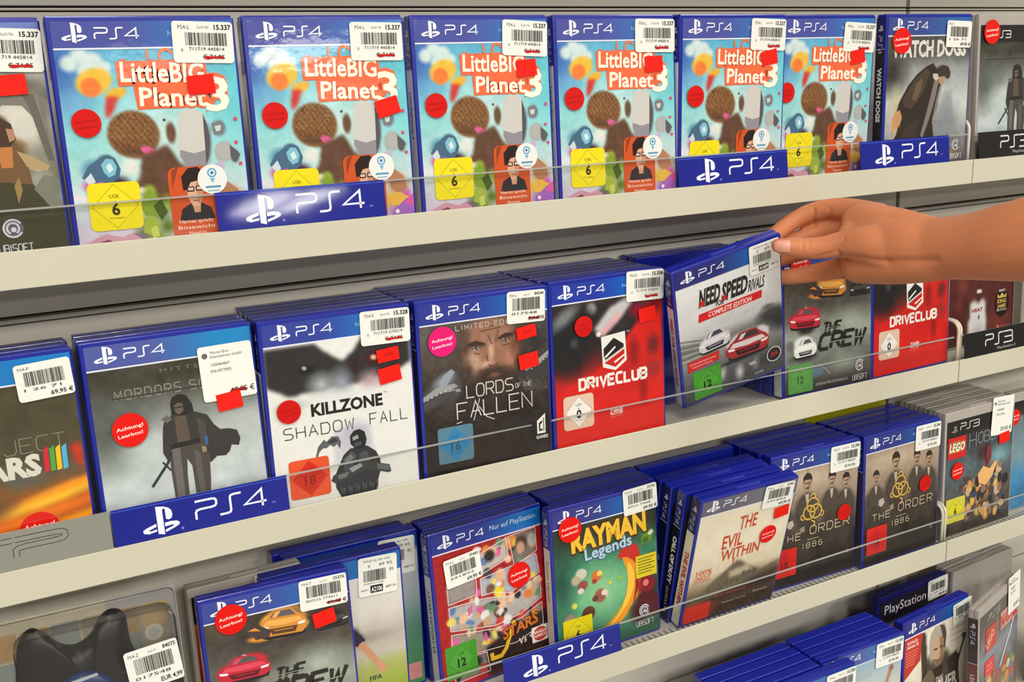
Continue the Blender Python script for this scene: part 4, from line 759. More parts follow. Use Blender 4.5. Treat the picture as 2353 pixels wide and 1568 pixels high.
    s.ipoly([(.80, .72), (.86, .70), (.95, .72), (1, .76), (1, .90), (.86, .88), (.78, .82)], (84, 28, 34)); s.ipoly([(.83, .60), (.86, .585), (.90, .60), (.94, .585), (.955, .63), (.98, .66), (.95, .70), (.90, .715), (.84, .70)], (130, 28, 40)); s.disc(.875, .645, .03, (226, 120, 110))
    s.header(left=(56, 56, 132), right=(20, 110, 190), exclusive=False)
    s.text('RAYMAN', .155, .30, .14, (84, 50, 26), w=.755, bold=.085, rot=2); s.text('RAYMAN', .165, .295, .135, (242, 192, 56), w=.735, bold=.05, rot=2)
    s.text('Legends', .285, .375, .08, (70, 104, 130), w=.47, bold=.07, rot=4); s.text('Legends', .29, .373, .078, (180, 210, 226), w=.46, bold=.02, rot=4)
    s.rect(.78, .445, .99, .60, (226, 206, 40)); 
    for k in range(6): s.rect(.80, .465 + .02 * k, .97 - .03 * (k % 2), .472 + .02 * k, (120, 110, 30))
    s.usk(.05, .742, .33, .945, '6', (230, 212, 30), (234, 218, 36), (50, 44, 10), .0015)
    s.ubi(.85, .835, .055, (206, 200, 206), (92, 78, 92))
    s.add_spine(.0132, (70, 72, 130), (206, 200, 190), 'Rayman Legends', (150, 120, 70), .005, .33, .25); return s
def s_mount():
    s = sheet(84); s.vgrad([(0, (226, 216, 190)), (.4, (236, 226, 200)), (.62, (222, 208, 178)), (.72, (150, 132, 104)), (.8, (96, 76, 58)), (1, (58, 40, 34))]); s.noise(14, 8, 100)
    s.poly([(.0, .86), (.2, .72), (.38, .62), (.50, .56), (.56, .58), (.64, .64), (.8, .70), (1, .66), (1, .88), (0, .95)], (104, 94, 74)); s.poly([(.42, .64), (.62, .62), (.7, .68), (.45, .7)], (186, 172, 146)); s.blob(.85, .8, .3, .1, (72, 58, 46), .8)
    for k in range(12): s.blob(.06 + .06 * k, .80 - .012 * k + .015 * (k % 3), .03, .03, (84, 76, 56), .8)
    s.poly([(0, .87), (1, .72), (1, 1), (0, 1)], (62, 44, 36), .85); s.blob(.1, .92, .3, .1, (196, 52, 30), .7); s.noise(16, 24, 101)
    s.header(left=(108, 102, 112), right=(112, 116, 136), exclusive=False)
    rd = (196, 74, 46)
    s.text('THE', .44, .30, .11, rd, w=.19, bold=.02); s.text('EVIL', .29, .43, .11, rd, w=.22, bold=.02); s.text('WITHIN', .30, .53, .09, rd, w=.42, bold=.02); s.ipoly([(.44, .53), (.465, .53), (.45, .60)], rd)
    s.text('100%', .06, .60, .04, (206, 110, 80), w=.17, bold=.03); s.text('UNCUT', .05, .645, .04, (206, 110, 80), w=.18, bold=.03); s.rect(.045, .655, .235, .66, (206, 110, 80))
    s.text('INKL. DLC: THE FIGHTING CHANCE', .32, .835, .018, (206, 92, 70), w=.34); s.text('PlayStation Network', .42, .91, .015, (190, 180, 170), w=.26); s.text('Bethesda', .76, .895, .02, (186, 176, 166), w=.16)
    s.rect(.02, .85, .28, .99, (206, 44, 26))
    s.add_spine(.0132, (44, 44, 84), (226, 218, 196), 'THE EVIL WITHIN', (190, 70, 44), .0066, .40, .25, bold=.05); return s
def s_spine_cod():
    s = sheet(24); s.vgrad([(0, (40, 44, 100)), (.12, (40, 44, 100)), (.13, (40, 40, 40)), (1, (30, 30, 30))])
    s.add_spine(.0132, (44, 46, 104), (24, 24, 26), 'CALL OF DUTY', (226, 226, 224), .0062, .33, .25, tlen=.062, extra=[('GHOSTS', .73, .0042, (206, 206, 204), .036, 0.0)], bold=.07); return s
def s_spine_alien():
    s = sheet(24); s.vgrad([(0, (40, 44, 100)), (.12, (40, 44, 100)), (.13, (22, 26, 26)), (1, (20, 22, 22))])
    s.add_spine(.0132, (34, 34, 74), (18, 20, 22), 'A L I E N', (200, 204, 204), .0034, .52, .25, tlen=.05, bold=.0); return s
def s_spine_silver():
    s = sheet(24); s.vgrad([(0, (40, 44, 100)), (1, (60, 60, 60))]); s.add_spine(.0132, (26, 26, 66), (120, 122, 124)); return s
def s_knights():
    s = sheet(84); s.vgrad([(0, (150, 130, 110)), (.2, (176, 156, 134)), (.42, (150, 132, 112)), (.58, (84, 70, 58)), (.7, (44, 36, 30)), (1, (34, 28, 26))]); s.noise(20, 7, 110); s.blob(.4, .2, .4, .12, (206, 188, 164), 1, a=.7); s.line([(.4, .12), (.4, .5)], (120, 102, 86), .02, .5)
    MEN = ((.14, .32, .9), (.69, .25, 1.0), (.86, .285, .95), (.40, .235, 1.15))
    for u, v, k in MEN: s.blob(u, v + .20 * k, .16 * k, .16 * k, (74, 64, 56), .4); s.blob(u, v + .40 * k, .15 * k, .2 * k, (62, 54, 47), .6)
    s.blob(.2, .53, .05, .03, (176, 164, 150), .6); s.blob(.32, .6, .05, .04, (120, 108, 96), .6); s.blob(.1, .5, .14, .12, (64, 56, 48), .8); s.blob(.5, .62, .3, .08, (58, 48, 40), .9); s.noise(18, 26, 111)
    s.header(left=(48, 56, 132), right=(30, 92, 166))
    for u, v, k in MEN:
        a_, b_ = .042 * k, .052 * k
        s.ipoly([(u - .10 * k, v + .16 * k), (u - .06 * k, v + .085 * k), (u, v + .06 * k), (u + .06 * k, v + .085 * k), (u + .10 * k, v + .16 * k), (u + .07 * k, v + .24 * k), (u - .07 * k, v + .24 * k)], (78, 68, 60)); s.ipoly([(u - .02 * k, v + .07 * k), (u + .02 * k, v + .07 * k), (u + .015 * k, v + .13 * k), (u, v + .15 * k)], (186, 172, 154))
        s.ipoly([(u + a_ * math.cos(R(t)), v + b_ * math.sin(R(t))) for t in range(0, 360, 30)], (178, 148, 122)); s.ipoly([(u + .004, v - b_ * .2), (u + a_ * .9, v - b_ * .2), (u + a_ * .8, v + b_ * .5), (u + .01, v + b_ * .9)], (150, 122, 98))
        s.ipoly([(u - a_ * 1.05, v - b_ * .1), (u - a_ * 1.0, v - b_ * .9), (u - a_ * .3, v - b_ * 1.35), (u + a_ * .6, v - b_ * 1.25), (u + a_ * 1.1, v - b_ * .7), (u + a_ * 1.05, v + b_ * .05), (u + a_ * .8, v - b_ * .45), (u - a_ * .7, v - b_ * .5)], (48, 40, 35)); s.ipoly([(u - a_ * .7, v - b_ * .12), (u + a_ * .7, v - b_ * .12), (u + a_ * .7, v + b_ * .03), (u - a_ * .7, v + b_ * .03)], (86, 66, 54)); s.ipoly([(u - a_ * .5, v + b_ * .45), (u + a_ * .5, v + b_ * .45), (u + a_ * .35, v + b_ * .75), (u - a_ * .35, v + b_ * .75)], (96, 74, 60))
    s.ipoly([(.18, .50), (.24, .49), (.26, .53), (.22, .56), (.18, .54)], (186, 174, 160)); s.ipoly([(.33, .57), (.38, .56), (.39, .60), (.34, .61)], (150, 132, 114))
    g = (214, 176, 84); d = (120, 92, 36)
    for a in (0, 120, 240):
        cu, cv = .47 + .045 * math.sin(R(a)), .445 - .045 * math.cos(R(a)) * .79
        s.ring(cu, cv, .078, .022, d, sq=1.0); s.ring(cu, cv, .074, .014, g, sq=1.0)
    s.ring(.47, .345, .035, .014, g, a0=-40, a1=180); s.ring(.36, .49, .03, .012, g, a0=80, a1=300); s.ring(.58, .49, .03, .012, g, a0=-120, a1=100); s.ring(.47, .555, .035, .014, g, a0=-90, a1=110)
    w = (206, 190, 160)
    s.stext('THE', .10, .655, .24, .05, w, .00095, gap=.5); s.stext('ORDER', .45, .635, .47, .062, w, .00105, gap=.42); s.stext('1886', .365, .738, .235, .04, w, .0008, gap=.7); s.rect(.42, .672, .56, .676, w)
    s.usk(.03, .705, .30, .92, '18', (206, 34, 28), (196, 28, 24), (120, 18, 16), .0008, True); s.stext('D', .905, .86, .025, .022, (180, 170, 156), .0005)
    s.add_spine(.0132, (34, 40, 110), (60, 52, 44)); return s
def s_bricks():
    s = Print(.1295, .156, CX, .1585, 64); s.vgrad([(0, (36, 32, 30)), (.2, (56, 58, 60)), (.4, (84, 100, 106)), (.6, (76, 84, 88)), (.8, (88, 76, 64)), (1, (50, 44, 42))]); s.noise(30, 10, 120)
    s.blob(.8, .40, .25, .12, (120, 160, 170), .8); s.blob(.55, .34, .14, .1, (60, 44, 46), .7); s.blob(.62, .42, .06, .1, (130, 44, 44), .8); s.blob(.55, .66, .2, .14, (226, 160, 90), .8); s.blob(.5, .6, .12, .08, (236, 196, 130), .8); s.blob(.78, .55, .05, .12, (190, 160, 130), .6, 15); s.blob(.17, .72, .1, .07, (90, 150, 190), .7); s.blob(.18, .74, .04, .03, (216, 236, 244), .6)
    for k in range(22): s.blob(.3 + .6 * ((k * 37 % 100) / 100), .6 + .33 * ((k * 53 % 100) / 100), .05, .05, ((50, 42, 44), (206, 170, 130), (92, 60, 44), (226, 180, 90), (60, 70, 96), (140, 110, 90))[k % 6], .5)
    s.noise(26, 26, 121)
    rg = np.random.RandomState(8)
    for k in range(46):
        u, v = .22 + .72 * rg.rand(), .48 + .46 * rg.rand(); a_, b_ = .02 + .035 * rg.rand(), .02 + .035 * rg.rand(); t = rg.rand() * 3
        s.ipoly([(u + a_ * math.cos(t + q) * (.7 + .5 * rg.rand()), v + b_ * math.sin(t + q)) for q in (0, 1.1, 2.2, 3.3, 4.4, 5.4)], ((50, 42, 44), (206, 170, 130), (92, 60, 44), (226, 180, 90), (60, 70, 96), (140, 110, 90), (40, 34, 36), (216, 150, 80))[k % 8])
    s.ipoly([(.48, .52), (.56, .46), (.66, .50), (.74, .44), (.77, .46), (.70, .58), (.60, .64), (.50, .60)], (232, 180, 110)); s.ipoly([(.60, .30), (.66, .28), (.68, .40), (.63, .46), (.59, .40)], (120, 44, 44)); s.ipoly([(.46, .20), (.60, .16), (.64, .28), (.52, .34)], (56, 50, 54)) if False else None; s.vgrad([(0, (34, 30, 28)), (1, (34, 30, 28))], v1=.135)
    s.ps_mark(.06, .10, .09, (150, 148, 144)); s.ps_word(.19, .088, .28, .055, (222, 220, 214), .0012, '3')
    s.rect(.02, .14, .28, .325, (206, 30, 28)); s.text('LEGO', .15, .26, .075, (250, 206, 40), w=.23, bold=.11, shear=.12, align='C'); s.text('LEGO', .15, .26, .075, (26, 18, 16), w=.225, bold=.08, shear=.12, align='C'); s.text('LEGO', .15, .26, .072, (248, 244, 236), w=.22, bold=.03, shear=.12, align='C')
    g = (130, 138, 140); s.stext('H', .33, .27, .1, .13, g, .0016); s.stext('OBBIT', .46, .245, .40, .09, g, .0014, gap=.25)
    s.usk(.02, .67, .30, .885, '6', (214, 206, 70), (224, 214, 40), (60, 54, 14), .002); s.stext('TT', .82, .90, .07, .03, (176, 170, 160), .0006)
    return s
def s_teal(ps3=True):
    s = Print(.1295, .156, CX, .1585, 40); s.vgrad([(0, (34, 30, 28)), (.12, (40, 38, 36)), (.14, (92, 116, 124)), (.5, (120, 150, 160)), (.7, (62, 130, 176)), (1, (60, 128, 172))]); s.noise(40, 8, 130)
    s.add_spine(.0132, (34, 30, 30), (40, 38, 38), None); return s
def s_soccer():
    s = sheet(72); s.vgrad([(0, (222, 220, 214)), (.35, (216, 210, 200)), (.5, (186, 178, 166)), (.6, (196, 190, 176)), (.68, (176, 182, 110)), (.85, (150, 170, 60)), (1, (140, 160, 60))]); s.noise(14, 9, 140); s.blob(.7, .5, .3, .05, (166, 156, 146), .8)
    s.poly([(.40, .42), (.52, .40), (.62, .43), (.66, .50), (.60, .53), (.57, .57), (.58, .72), (.42, .74)], (112, 36, 46)); s.poly([(.54, .40), (.62, .42), (.68, .50), (.61, .53), (.55, .48)], (48, 44, 66)); s.line([(.64, .52), (.71, .60), (.78, .68)], (206, 150, 116), .035); s.blob(.80, .71, .035, .025, (212, 156, 122), .4); s.poly([(.44, .72), (.58, .72), (.54, .83), (.45, .83)], (206, 160, 60)); s.blob(.9, .94, .09, .06, (226, 190, 190), .5)
    s.ipoly([(.38, .44), (.46, .41), (.54, .405), (.60, .425), (.63, .47), (.66, .50), (.615, .53), (.58, .52), (.565, .57), (.575, .66), (.585, .735), (.40, .745)], (116, 34, 46)); s.ipoly([(.50, .41), (.545, .405), (.60, .42), (.65, .46), (.69, .505), (.665, .525), (.62, .535), (.575, .50)], (46, 42, 64)); s.ipoly([(.45, .45), (.50, .43), (.52, .73), (.47, .74)], (58, 40, 66)); s.ipoly([(.635, .525), (.67, .51), (.73, .575), (.79, .665), (.77, .685), (.70, .61)], (206, 150, 116)); s.ipoly([(.765, .665), (.80, .66), (.835, .70), (.825, .74), (.80, .715), (.805, .75), (.785, .745), (.775, .71)], (212, 156, 122)); s.ipoly([(.42, .735), (.585, .73), (.56, .79), (.53, .85), (.45, .86)], (208, 164, 62)); s.ipoly([(.46, .74), (.50, .74), (.49, .84), (.46, .84)], (150, 60, 40))
    s.header(left=(40, 96, 170), right=(34, 112, 178), word=False, exclusive=False)
    s.text('FIFA', .70, .775, .03, (60, 56, 50), bold=.02); s.rect(.66, .80, .78, .87, (226, 222, 206), .001)
    s.add_spine(.0132, NAVY, (200, 200, 196)); return s
def s_soccer_b():
    s = sheet(20); s.vgrad([(0, (34, 60, 140)), (.115, (40, 110, 180)), (.12, (206, 206, 204)), (.4, (160, 170, 176)), (.6, (90, 140, 120)), (1, (84, 150, 90))]); s.rect(.80, .86, .98, .97, (226, 150, 150), .001); return s
def s_base():
    s = sheet(56); s.vgrad([(0, (80, 100, 160)), (.12, (150, 180, 200)), (.4, (206, 206, 196)), (1, (196, 186, 170))]); s.noise(14, 9, 150); s.header(left=(84, 92, 160), right=(70, 130, 186))
    s.line([(.68, .68), (.78, .42), (.86, .26)], (176, 116, 80), .03); s.blob(.87, .24, .04, .03, (150, 90, 60), .5)
    s.text('MLB THE SHOW', .12, .25, .05, (176, 180, 176), w=.5); s.text('XXIV', .10, .42, .13, (110, 160, 200), w=.5, bold=.02, shear=.1); return s
def s_hunter():
    s = sheet(76); s.vgrad([(0, (226, 218, 198)), (.3, (234, 226, 208)), (1, (206, 196, 176))]); s.noise(8, 8, 160)
    s.poly([(.25, .15), (.33, .15), (.37, .5), (.30, .55)], (70, 58, 48)); s.blob(.52, .50, .26, .2, (78, 70, 58), .3); s.poly([(.14, .78), (.3, .5), (.6, .48), (.85, .42), (.86, .6), (.9, 1), (.1, 1)], (84, 74, 62)); s.blob(.53, .25, .13, .12, (176, 166, 148), .25); s.blob(.60, .24, .07, .12, (72, 60, 50), .5); s.blob(.53, .35, .11, .13, (190, 158, 130), .25); s.blob(.60, .36, .06, .11, (150, 118, 94), .6); s.blob(.53, .45, .09, .05, (116, 98, 82), .6); s.blob(.54, .32, .10, .016, (110, 84, 66), .5); s.blob(.42, .30, .035, .16, (190, 180, 164), .5)
    s.line([(.84, .56), (.97, .33)], (50, 44, 42), .02); s.blob(.95, .32, .04, .02, (50, 44, 42), .4); s.noise(22, 26, 161)
    s.ipoly([(.24, .14), (.31, .13), (.36, .42), (.33, .56), (.29, .56)], (66, 54, 46))
    s.ipoly([(.06, 1), (.16, .72), (.26, .56), (.38, .48), (.66, .47), (.82, .43), (.88, .47), (.88, .60), (.92, .80), (.96, 1)], (86, 76, 64)); s.ipoly([(.26, .56), (.38, .48), (.50, .50), (.46, .66), (.30, .72), (.18, .80)], (112, 100, 84)); s.ipoly([(.66, .47), (.82, .43), (.88, .47), (.86, .58), (.74, .60)], (70, 62, 54)); s.ipoly([(.44, .49), (.62, .48), (.60, .56), (.50, .58)], (58, 50, 44))
    s.ipoly([(.415, .40), (.39, .27), (.41, .18), (.47, .135), (.55, .13), (.62, .155), (.655, .22), (.65, .34), (.62, .40)], (178, 170, 154)); s.ipoly([(.55, .13), (.62, .155), (.655, .22), (.65, .34), (.61, .36), (.60, .24)], (84, 72, 62))
    s.ipoly([(.44, .27), (.50, .235), (.58, .235), (.625, .27), (.625, .38), (.59, .46), (.53, .485), (.475, .455), (.445, .38)], (198, 166, 138)); s.ipoly([(.55, .24), (.58, .235), (.625, .27), (.625, .38), (.59, .46), (.555, .47), (.565, .36)], (158, 124, 98)); s.ipoly([(.455, .40), (.53, .42), (.61, .40), (.59, .455), (.53, .485), (.475, .46)], (132, 110, 92)); s.ipoly([(.46, .315), (.52, .32), (.52, .335), (.46, .33)], (92, 70, 56)); s.ipoly([(.56, .32), (.61, .315), (.61, .33), (.56, .335)], (80, 60, 48)); s.ipoly([(.50, .425), (.57, .425), (.56, .437), (.51, .437)], (140, 84, 72))
    s.strokes([[tuple(t) for t in s.P([(.83, .60), (.955, .34)])]], (48, 42, 40), .0024); s.ipoly([(.92, .33), (.945, .30), (.99, .315), (.98, .35), (.955, .345)], (52, 46, 44)); s.strokes([[tuple(t) for t in s.P([(.30, .52), (.345, .47)])]], (40, 34, 32), .003)
    s.header(left=(48, 48, 124), right=(20, 92, 176), exclusive=False)
    s.ipoly([(.0, .125), (.27, .125), (.245, .35), (.0, .46)], (196, 50, 36)); s.text('BONUS-', .125, .175, .026, (240, 214, 200), align='C', bold=.03); s.text('INHALTE', .125, .21, .026, (240, 214, 200), align='C', bold=.03)
    for k in range(6): s.rect(.02, .235 + .022 * k, .21 - .012 * k, .243 + .022 * k, (226, 130, 110))
    k = (222, 216, 206); s.text('THE', .50, .61, .04, k, bold=.01, w=.12); s.text('WITCHER', .24, .735, .12, k, w=.62, bold=.03, rot=3); s.text('WILD HUNT', .34, .80, .05, k, w=.42)
    for k in range(3): s.rect(.74, .22 + .05 * k, .96, .226 + .05 * k, (176, 166, 150))
    s.add_spine(.0132, (34, 34, 84), (60, 52, 48)); return s
def s_heroes():
    s = Print(.1295, .156, CX, .1585, 56); s.vgrad([(0, (84, 78, 74)), (.2, (110, 98, 92)), (.4, (130, 136, 150)), (.6, (110, 104, 100)), (.8, (140, 100, 76)), (1, (110, 84, 60))]); s.noise(40, 9, 170)
    for k in range(20): s.blob(.1 + .8 * ((k * 37 % 100) / 100), .58 + .4 * ((k * 53 % 100) / 100), .09, .06, ((84, 130, 70), (206, 130, 60), (176, 60, 50), (196, 180, 120), (90, 110, 150))[k % 5], .7)
    rg = np.random.RandomState(9)
    for k in range(34):
        u, v = .06 + .9 * rg.rand(), .55 + .42 * rg.rand(); a_, b_ = .03 + .05 * rg.rand(), .02 + .04 * rg.rand(); t = rg.rand() * 3
        s.ipoly([(u + a_ * math.cos(t + q) * (.7 + .5 * rg.rand()), v + b_ * math.sin(t + q)) for q in (0, 1.1, 2.2, 3.3, 4.4, 5.4)], ((96, 140, 80), (206, 134, 70), (176, 70, 60), (206, 190, 140), (100, 116, 150), (150, 110, 84), (120, 104, 96))[k % 7])
    s.ipoly([(.50, .62), (.56, .60), (.95, .24), (.93, .22)], (214, 220, 226)); s.noise(26, 24, 171); s.vgrad([(0, (92, 84, 78)), (1, (92, 84, 78))], v1=.12); s.ps_word(.2, .085, .3, .05, (196, 190, 186), .0011, '3')
    s.rect(.14, .15, .42, .36, (196, 60, 48)); s.text('LEGO', .28, .29, .07, (226, 160, 140), w=.22, bold=.05, rot=35, align='C'); s.rect(.52, .12, .98, .28, (206, 150, 140)); s.text('MARVEL', .53, .255, .10, (196, 70, 58), w=.44, bold=.05)
    s.rect(.13, .44, .36, .58, (226, 40, 44), .001); s.text('Achtung!', .245, .50, .02, (250, 200, 196), align='C'); s.text('Leerbox!', .245, .54, .02, (250, 200, 196), align='C')
    s.add_spine(.0132, (62, 56, 52), (110, 60, 56), 'LEGO', (206, 190, 186), .006, .5, .4); return s
def s_ps2():
    s = Print(.1295, .158, CX, .163, 40); s.vgrad([(0, (30, 28, 44)), (.2, (36, 32, 44)), (.22, (120, 120, 130)), (1, (96, 96, 110))]); s.text('PlayStation', .07, .12, .085, (226, 224, 224), w=.62, bold=.0); s.stext('2', .72, .12, .1, .085, (226, 224, 224), .0016); q = s.P([(.74, .05), (.86, .05), (.86, .085), (.74, .085), (.74, .12), (.87, .12)]); s.strokes([[tuple(t) for t in q]], (226, 224, 224), .0015); return s
def s_umd():
    s = Print(.1005, .160, .0035, .1625, 44); s.vgrad([(0, (28, 24, 26)), (.16, (28, 24, 26)), (.163, (206, 84, 44)), (.4, (176, 50, 34)), (.6, (120, 24, 26)), (1, (60, 20, 26))]); s.noise(16, 8, 180); s.blob(.75, .34, .3, .09, (150, 24, 26), .5, -6)
    s.ring(.72, .42, .32, .03, (226, 150, 120), sq=.8, a0=30, a1=160); s.disc(.22, .35, .05, (226, 206, 196), sq=.6); s.disc(.15, .5, .04, (196, 170, 150)); s.ps_word(.24, .125, .46, .07, (226, 224, 222), .0011, 'P'); return s

# ------------------------------------------------------------------ loose stickers: (mesh, width, height)
def price_label(w, h, code, such, num, digits, price, struck=True, kind='std', seed=0):
    s = Print(w, h, 0, 0, base=False, y=-.00012); s.rect(0, 0, 1, 1, (238, 238, 230), .0026); s.lay += 3
    k = (34, 32, 32); rg = random.Random(seed)
    def bars(u0, u1, v0, v1):
        u = u0
        while u < u1:
            a = rg.choice((.006, .009, .014, .02)); s.rect(u, v0, min(u + a, u1), v1, k); u += a + rg.choice((.007, .010, .016))
    if kind == 'std':
        s.text(code, .10, .19, .10, k, w=.19); s.text(such, .41, .17, .075, (80, 78, 76), w=.2); s.text(num, .69, .19, .125, k, w=.28, bold=.03)
        bars(.21, .90, .27, .58); s.text('0', .13, .73, .075, (80, 78, 78)); s.text(digits, .26, .70, .085, (70, 68, 68), w=.58)
        s.text(price, .66, .90, .11, k, align='C', w=.36)
        if struck:
            for q in ([(.50, .885), (.80, .845)], [(.52, .85), (.83, .875)], [(.54, .90), (.78, .835)]): s.strokes([[tuple(t) for t in s.P(q)]], (196, 22, 24), h * .04)
    elif kind == 'low':
        s.text(code, .07, .17, .085, k, w=.2); s.text(such, .44, .16, .06, (80, 78, 76), w=.16); s.text(num, .72, .16, .10, k, w=.24, bold=.02)
        bars(.15, .86, .22, .60); s.text(digits, .12, .73, .08, (70, 68, 68), w=.66); s.text(price, .97, .92, .115, k, align='R', bold=.01, w=.40)
        if struck:
            for q in ([(.55, .87), (.86, .85)], [(.56, .845), (.84, .89)]): s.strokes([[tuple(t) for t in s.P(q)]], (130, 20, 24), h * .04)
    elif kind == 'film':
        s.ring(.12, .17, .05, .022, (50, 48, 50)); s.disc(.12, .17, .022, (60, 58, 60))
        s.text('Warner Bros', .22, .15, .055, k, w=.35); s.text('Entertainment GmbH', .22, .225, .055, k, w=.58); s.text(num, .22, .37, .055, k, w=.34); s.text(code, .20, .49, .06, k, w=.38)
        s.text(price, .96, .90, .10, k, align='R', bold=.01)
        if struck:
            for q in ([(.50, .88), (.78, .85)], [(.52, .85), (.80, .87)]): s.strokes([[tuple(t) for t in s.P(q)]], (150, 20, 26), h * .05)
    elif kind == 'info':
        s.text('Inhalt an der Info', .15, .13, .07, k, w=.68); s.text('€', .25, .28, .085, k); s.text(price, .52, .27, .085, k, w=.36)
        bars(.13, .72, .34, .63); s.text(digits, .14, .70, .045, (90, 88, 88), w=.52); s.text('01', .80, .44, .09, k); s.rect(.30, .74, .62, .93, (26, 24, 24)); s.text(code, .32, .90, .13, (240, 240, 236), w=.28, bold=.02); s.text('687 01', .70, .86, .06, k, w=.26); s.text('40091', .05, .86, .05, (110, 108, 104), w=.18)
    return s.mesh('price_label', M['paper'])
def warning(r, col=(226, 22, 14), ink=(255, 226, 214), rot=6):
    s = Print(2 * r, 2 * r, -r, r, base=False, y=-.00012); s.disc(.5, .5, .5, col, 40); s.lay += 3
    s.text('Achtung!', .5, .47, .105, ink, align='C', bold=.022, w=.76, rot=rot); s.text('Leerbox!', .5, .68, .105, ink, align='C', bold=.022, w=.70, rot=rot)
    return s.mesh('warning_sticker', M['paper'])
def red_tag(w, h, faint=False):
    s = Print(w, h, 0, 0, base=False, y=-.00012); s.rect(0, 0, 1, 1, (236, 30, 16), .0006); s.lay += 3
    if faint: s.rect(.32, .38, .78, .58, (206, 24, 14), .0004)
    return s.mesh('discount_tag', M['paper'])

# ------------------------------------------------------------------ the shelving
LIP = {1: 0.0, 2: -0.2429, 3: -0.4828, 4: -0.724}
YF = {1: 0.0, 2: 0.0, 3: 0.0, 4: -0.085}
DROP = 0.0076                                  # board lies this much below the rail's top edge
FLOOR = {k: LIP[k] - DROP for k in LIP}
XJ = 1.2347                                    # joint between the two bays
YW = 0.1078                                    # front of the back panels
WALL_BACK = MB()
cuts = [-1.0, -0.6245, -0.6215, -0.5535, -0.5505, -0.3125, -0.3100, -0.0746, -0.0733, -0.0698, -0.0668, 0.1735, 0.1748, 0.1768, 0.1785, 0.5]
for a, b in zip(cuts[:-1], cuts[1:]):
    if b - a < 0.0032 and not (0.1748 <= a < 0.1768): continue      # open slots between the sheets
    for x0, x1 in ((-0.6, XJ - 0.003), (XJ + 0.003, 2.4)):
        WALL_BACK.box((x0, YW, a), (x1, YW + 0.012, b))
struct(WALL_BACK.build('wall_back', M['panel'], bevel=0.0005, seg=1))
g = MB(); g.box((-0.6, YW + 0.016, -1.0), (2.4, YW + 0.03, 0.5)); struct(g.build('trim_1', M['dark']))
g = MB(); g.box((-0.6, 0.0, 0.262), (2.4, 0.003, 0.29)); g.box((-0.6, 0.003, 0.280), (2.4, YW, 0.284)); struct(g.build('unseen_shelf_above', M['paint']))  # unseen shelf above, added for its shade on the back panel

g = MB(); g.box((-3.0, -20.0, -1.52), (8.0, 0.15, -1.50)); struct(g.build('floor', M['floor']))

def board_mesh(x0, x1, k):
    b = MB(); zt = FLOOR[k]; y0 = YF[k] + 0.003
    b.box((x0, y0 + 0.020, zt - 0.004), (x1, YW - 0.0005, zt))
    b.box((x0, y0, zt - 0.004), (x1, y0 + 0.0025, zt))
    b.box((x0, y0, zt - 0.012), (x1, y0 + 0.021, zt - 0.010))
    x = x0
    while x < x1 - 0.004:
        b.box((x, y0 + 0.0025, zt - 0.004), (min(x + 0.0046, x1), y0 + 0.020, zt)); x += 0.0074
    return b
def shelf(k, x0, x1, label, guard=True):
    r = thing('shelf', label, 'shelf', Matrix.Translation((0, 0, 0)), 'shop shelves')
    board_mesh(x0, x1, k).build('shelf_board', M['floorp'], r)
    f = MB(); z = LIP[k]; y = YF[k]
    f.box((x0, y, z - 0.0278), (x1, y + 0.0022, z)); f.box((x0, y + 0.0022, z - 0.0278), (x1, y + 0.008, z - 0.026))
    f.build('price_rail', M['paint'], r, bevel=0.0005, seg=2)
    f = MB()
    f.prism([(y + 0.0008, z - 0.006), (y + 0.0044, z + 0.0290), (y + 0.0056, z + 0.0290), (y + 0.0020, z - 0.006)], x0 + 0.006, x1 - 0.006, 0)
    f.prism([(y + 0.0043, z + 0.0284), (y + 0.0043, z + 0.0298), (y + 0.0058, z + 0.0298), (y + 0.0058, z + 0.0284)], x0 + 0.006, x1 - 0.006, 1)
    if guard: f.build('front_guard', [M['clear'], M['edge']], r)
    return r
rows = {1: 'top', 2: 'second', 3: 'third', 4: 'bottom'}
for k in (1, 2, 3, 4):
    shelf(k, -0.0153, XJ - 0.0008, 'cream steel shelf left of the joint carrying blue cases, %s of four' % rows[k] if k < 4 else 'cream steel shelf under the lowest blue cases, cut off by the bottom of the photo', k < 4)
    shelf(k, XJ + 0.0008, 2.36, 'cream steel shelf right of the joint with grey cases, %s of four' % rows[k] if k < 4 else 'cream steel shelf at the bottom right corner under the lowest grey cases', k < 4)

# bent wire stops at the bay ends
def divider(k, x, label):
    w = MB(); z = LIP[k]
    p = [(x, 0.0085, z - 0.007), (x, 0.0085, z + 0.020), (x, 0.0085, z + 0.0335)]
    for a in range(1, 7):
        t = R(90 - 15 * a); p.append((x, 0.0085 + 0.012 * (1 - math.sin(t)), z + 0.0335 + 0.012 * math.cos(t)))
    p += [(x, 0.05, z + 0.0457), (x, 0.104, z + 0.0457)]
    w.tube(p, .0019, 10)
    tag(w.build('wire_divider', M['wire'], smooth=True), label, 'shelf divider', 'white wire stops at the shelf joint')
def dv(k, x, l):
    n0 = len(bpy.data.objects)
    divider(k, x, l)
dv(1, XJ - 0.0008, 'white bent wire stop at the top shelf joint, beside the stooping man case')
dv(2, XJ + 0.0052, 'left one of the two white wire stops beside the second red racing case')
dv(2, XJ + 0.0096, 'right one of two white wire stops, against the black sign')
dv(3, XJ - 0.0012, 'left one of the two white wire stops beside the sepia four men cases, third shelf')
dv(3, XJ + 0.0042, 'right one of two white wire stops, before the yellow rating square, third shelf')

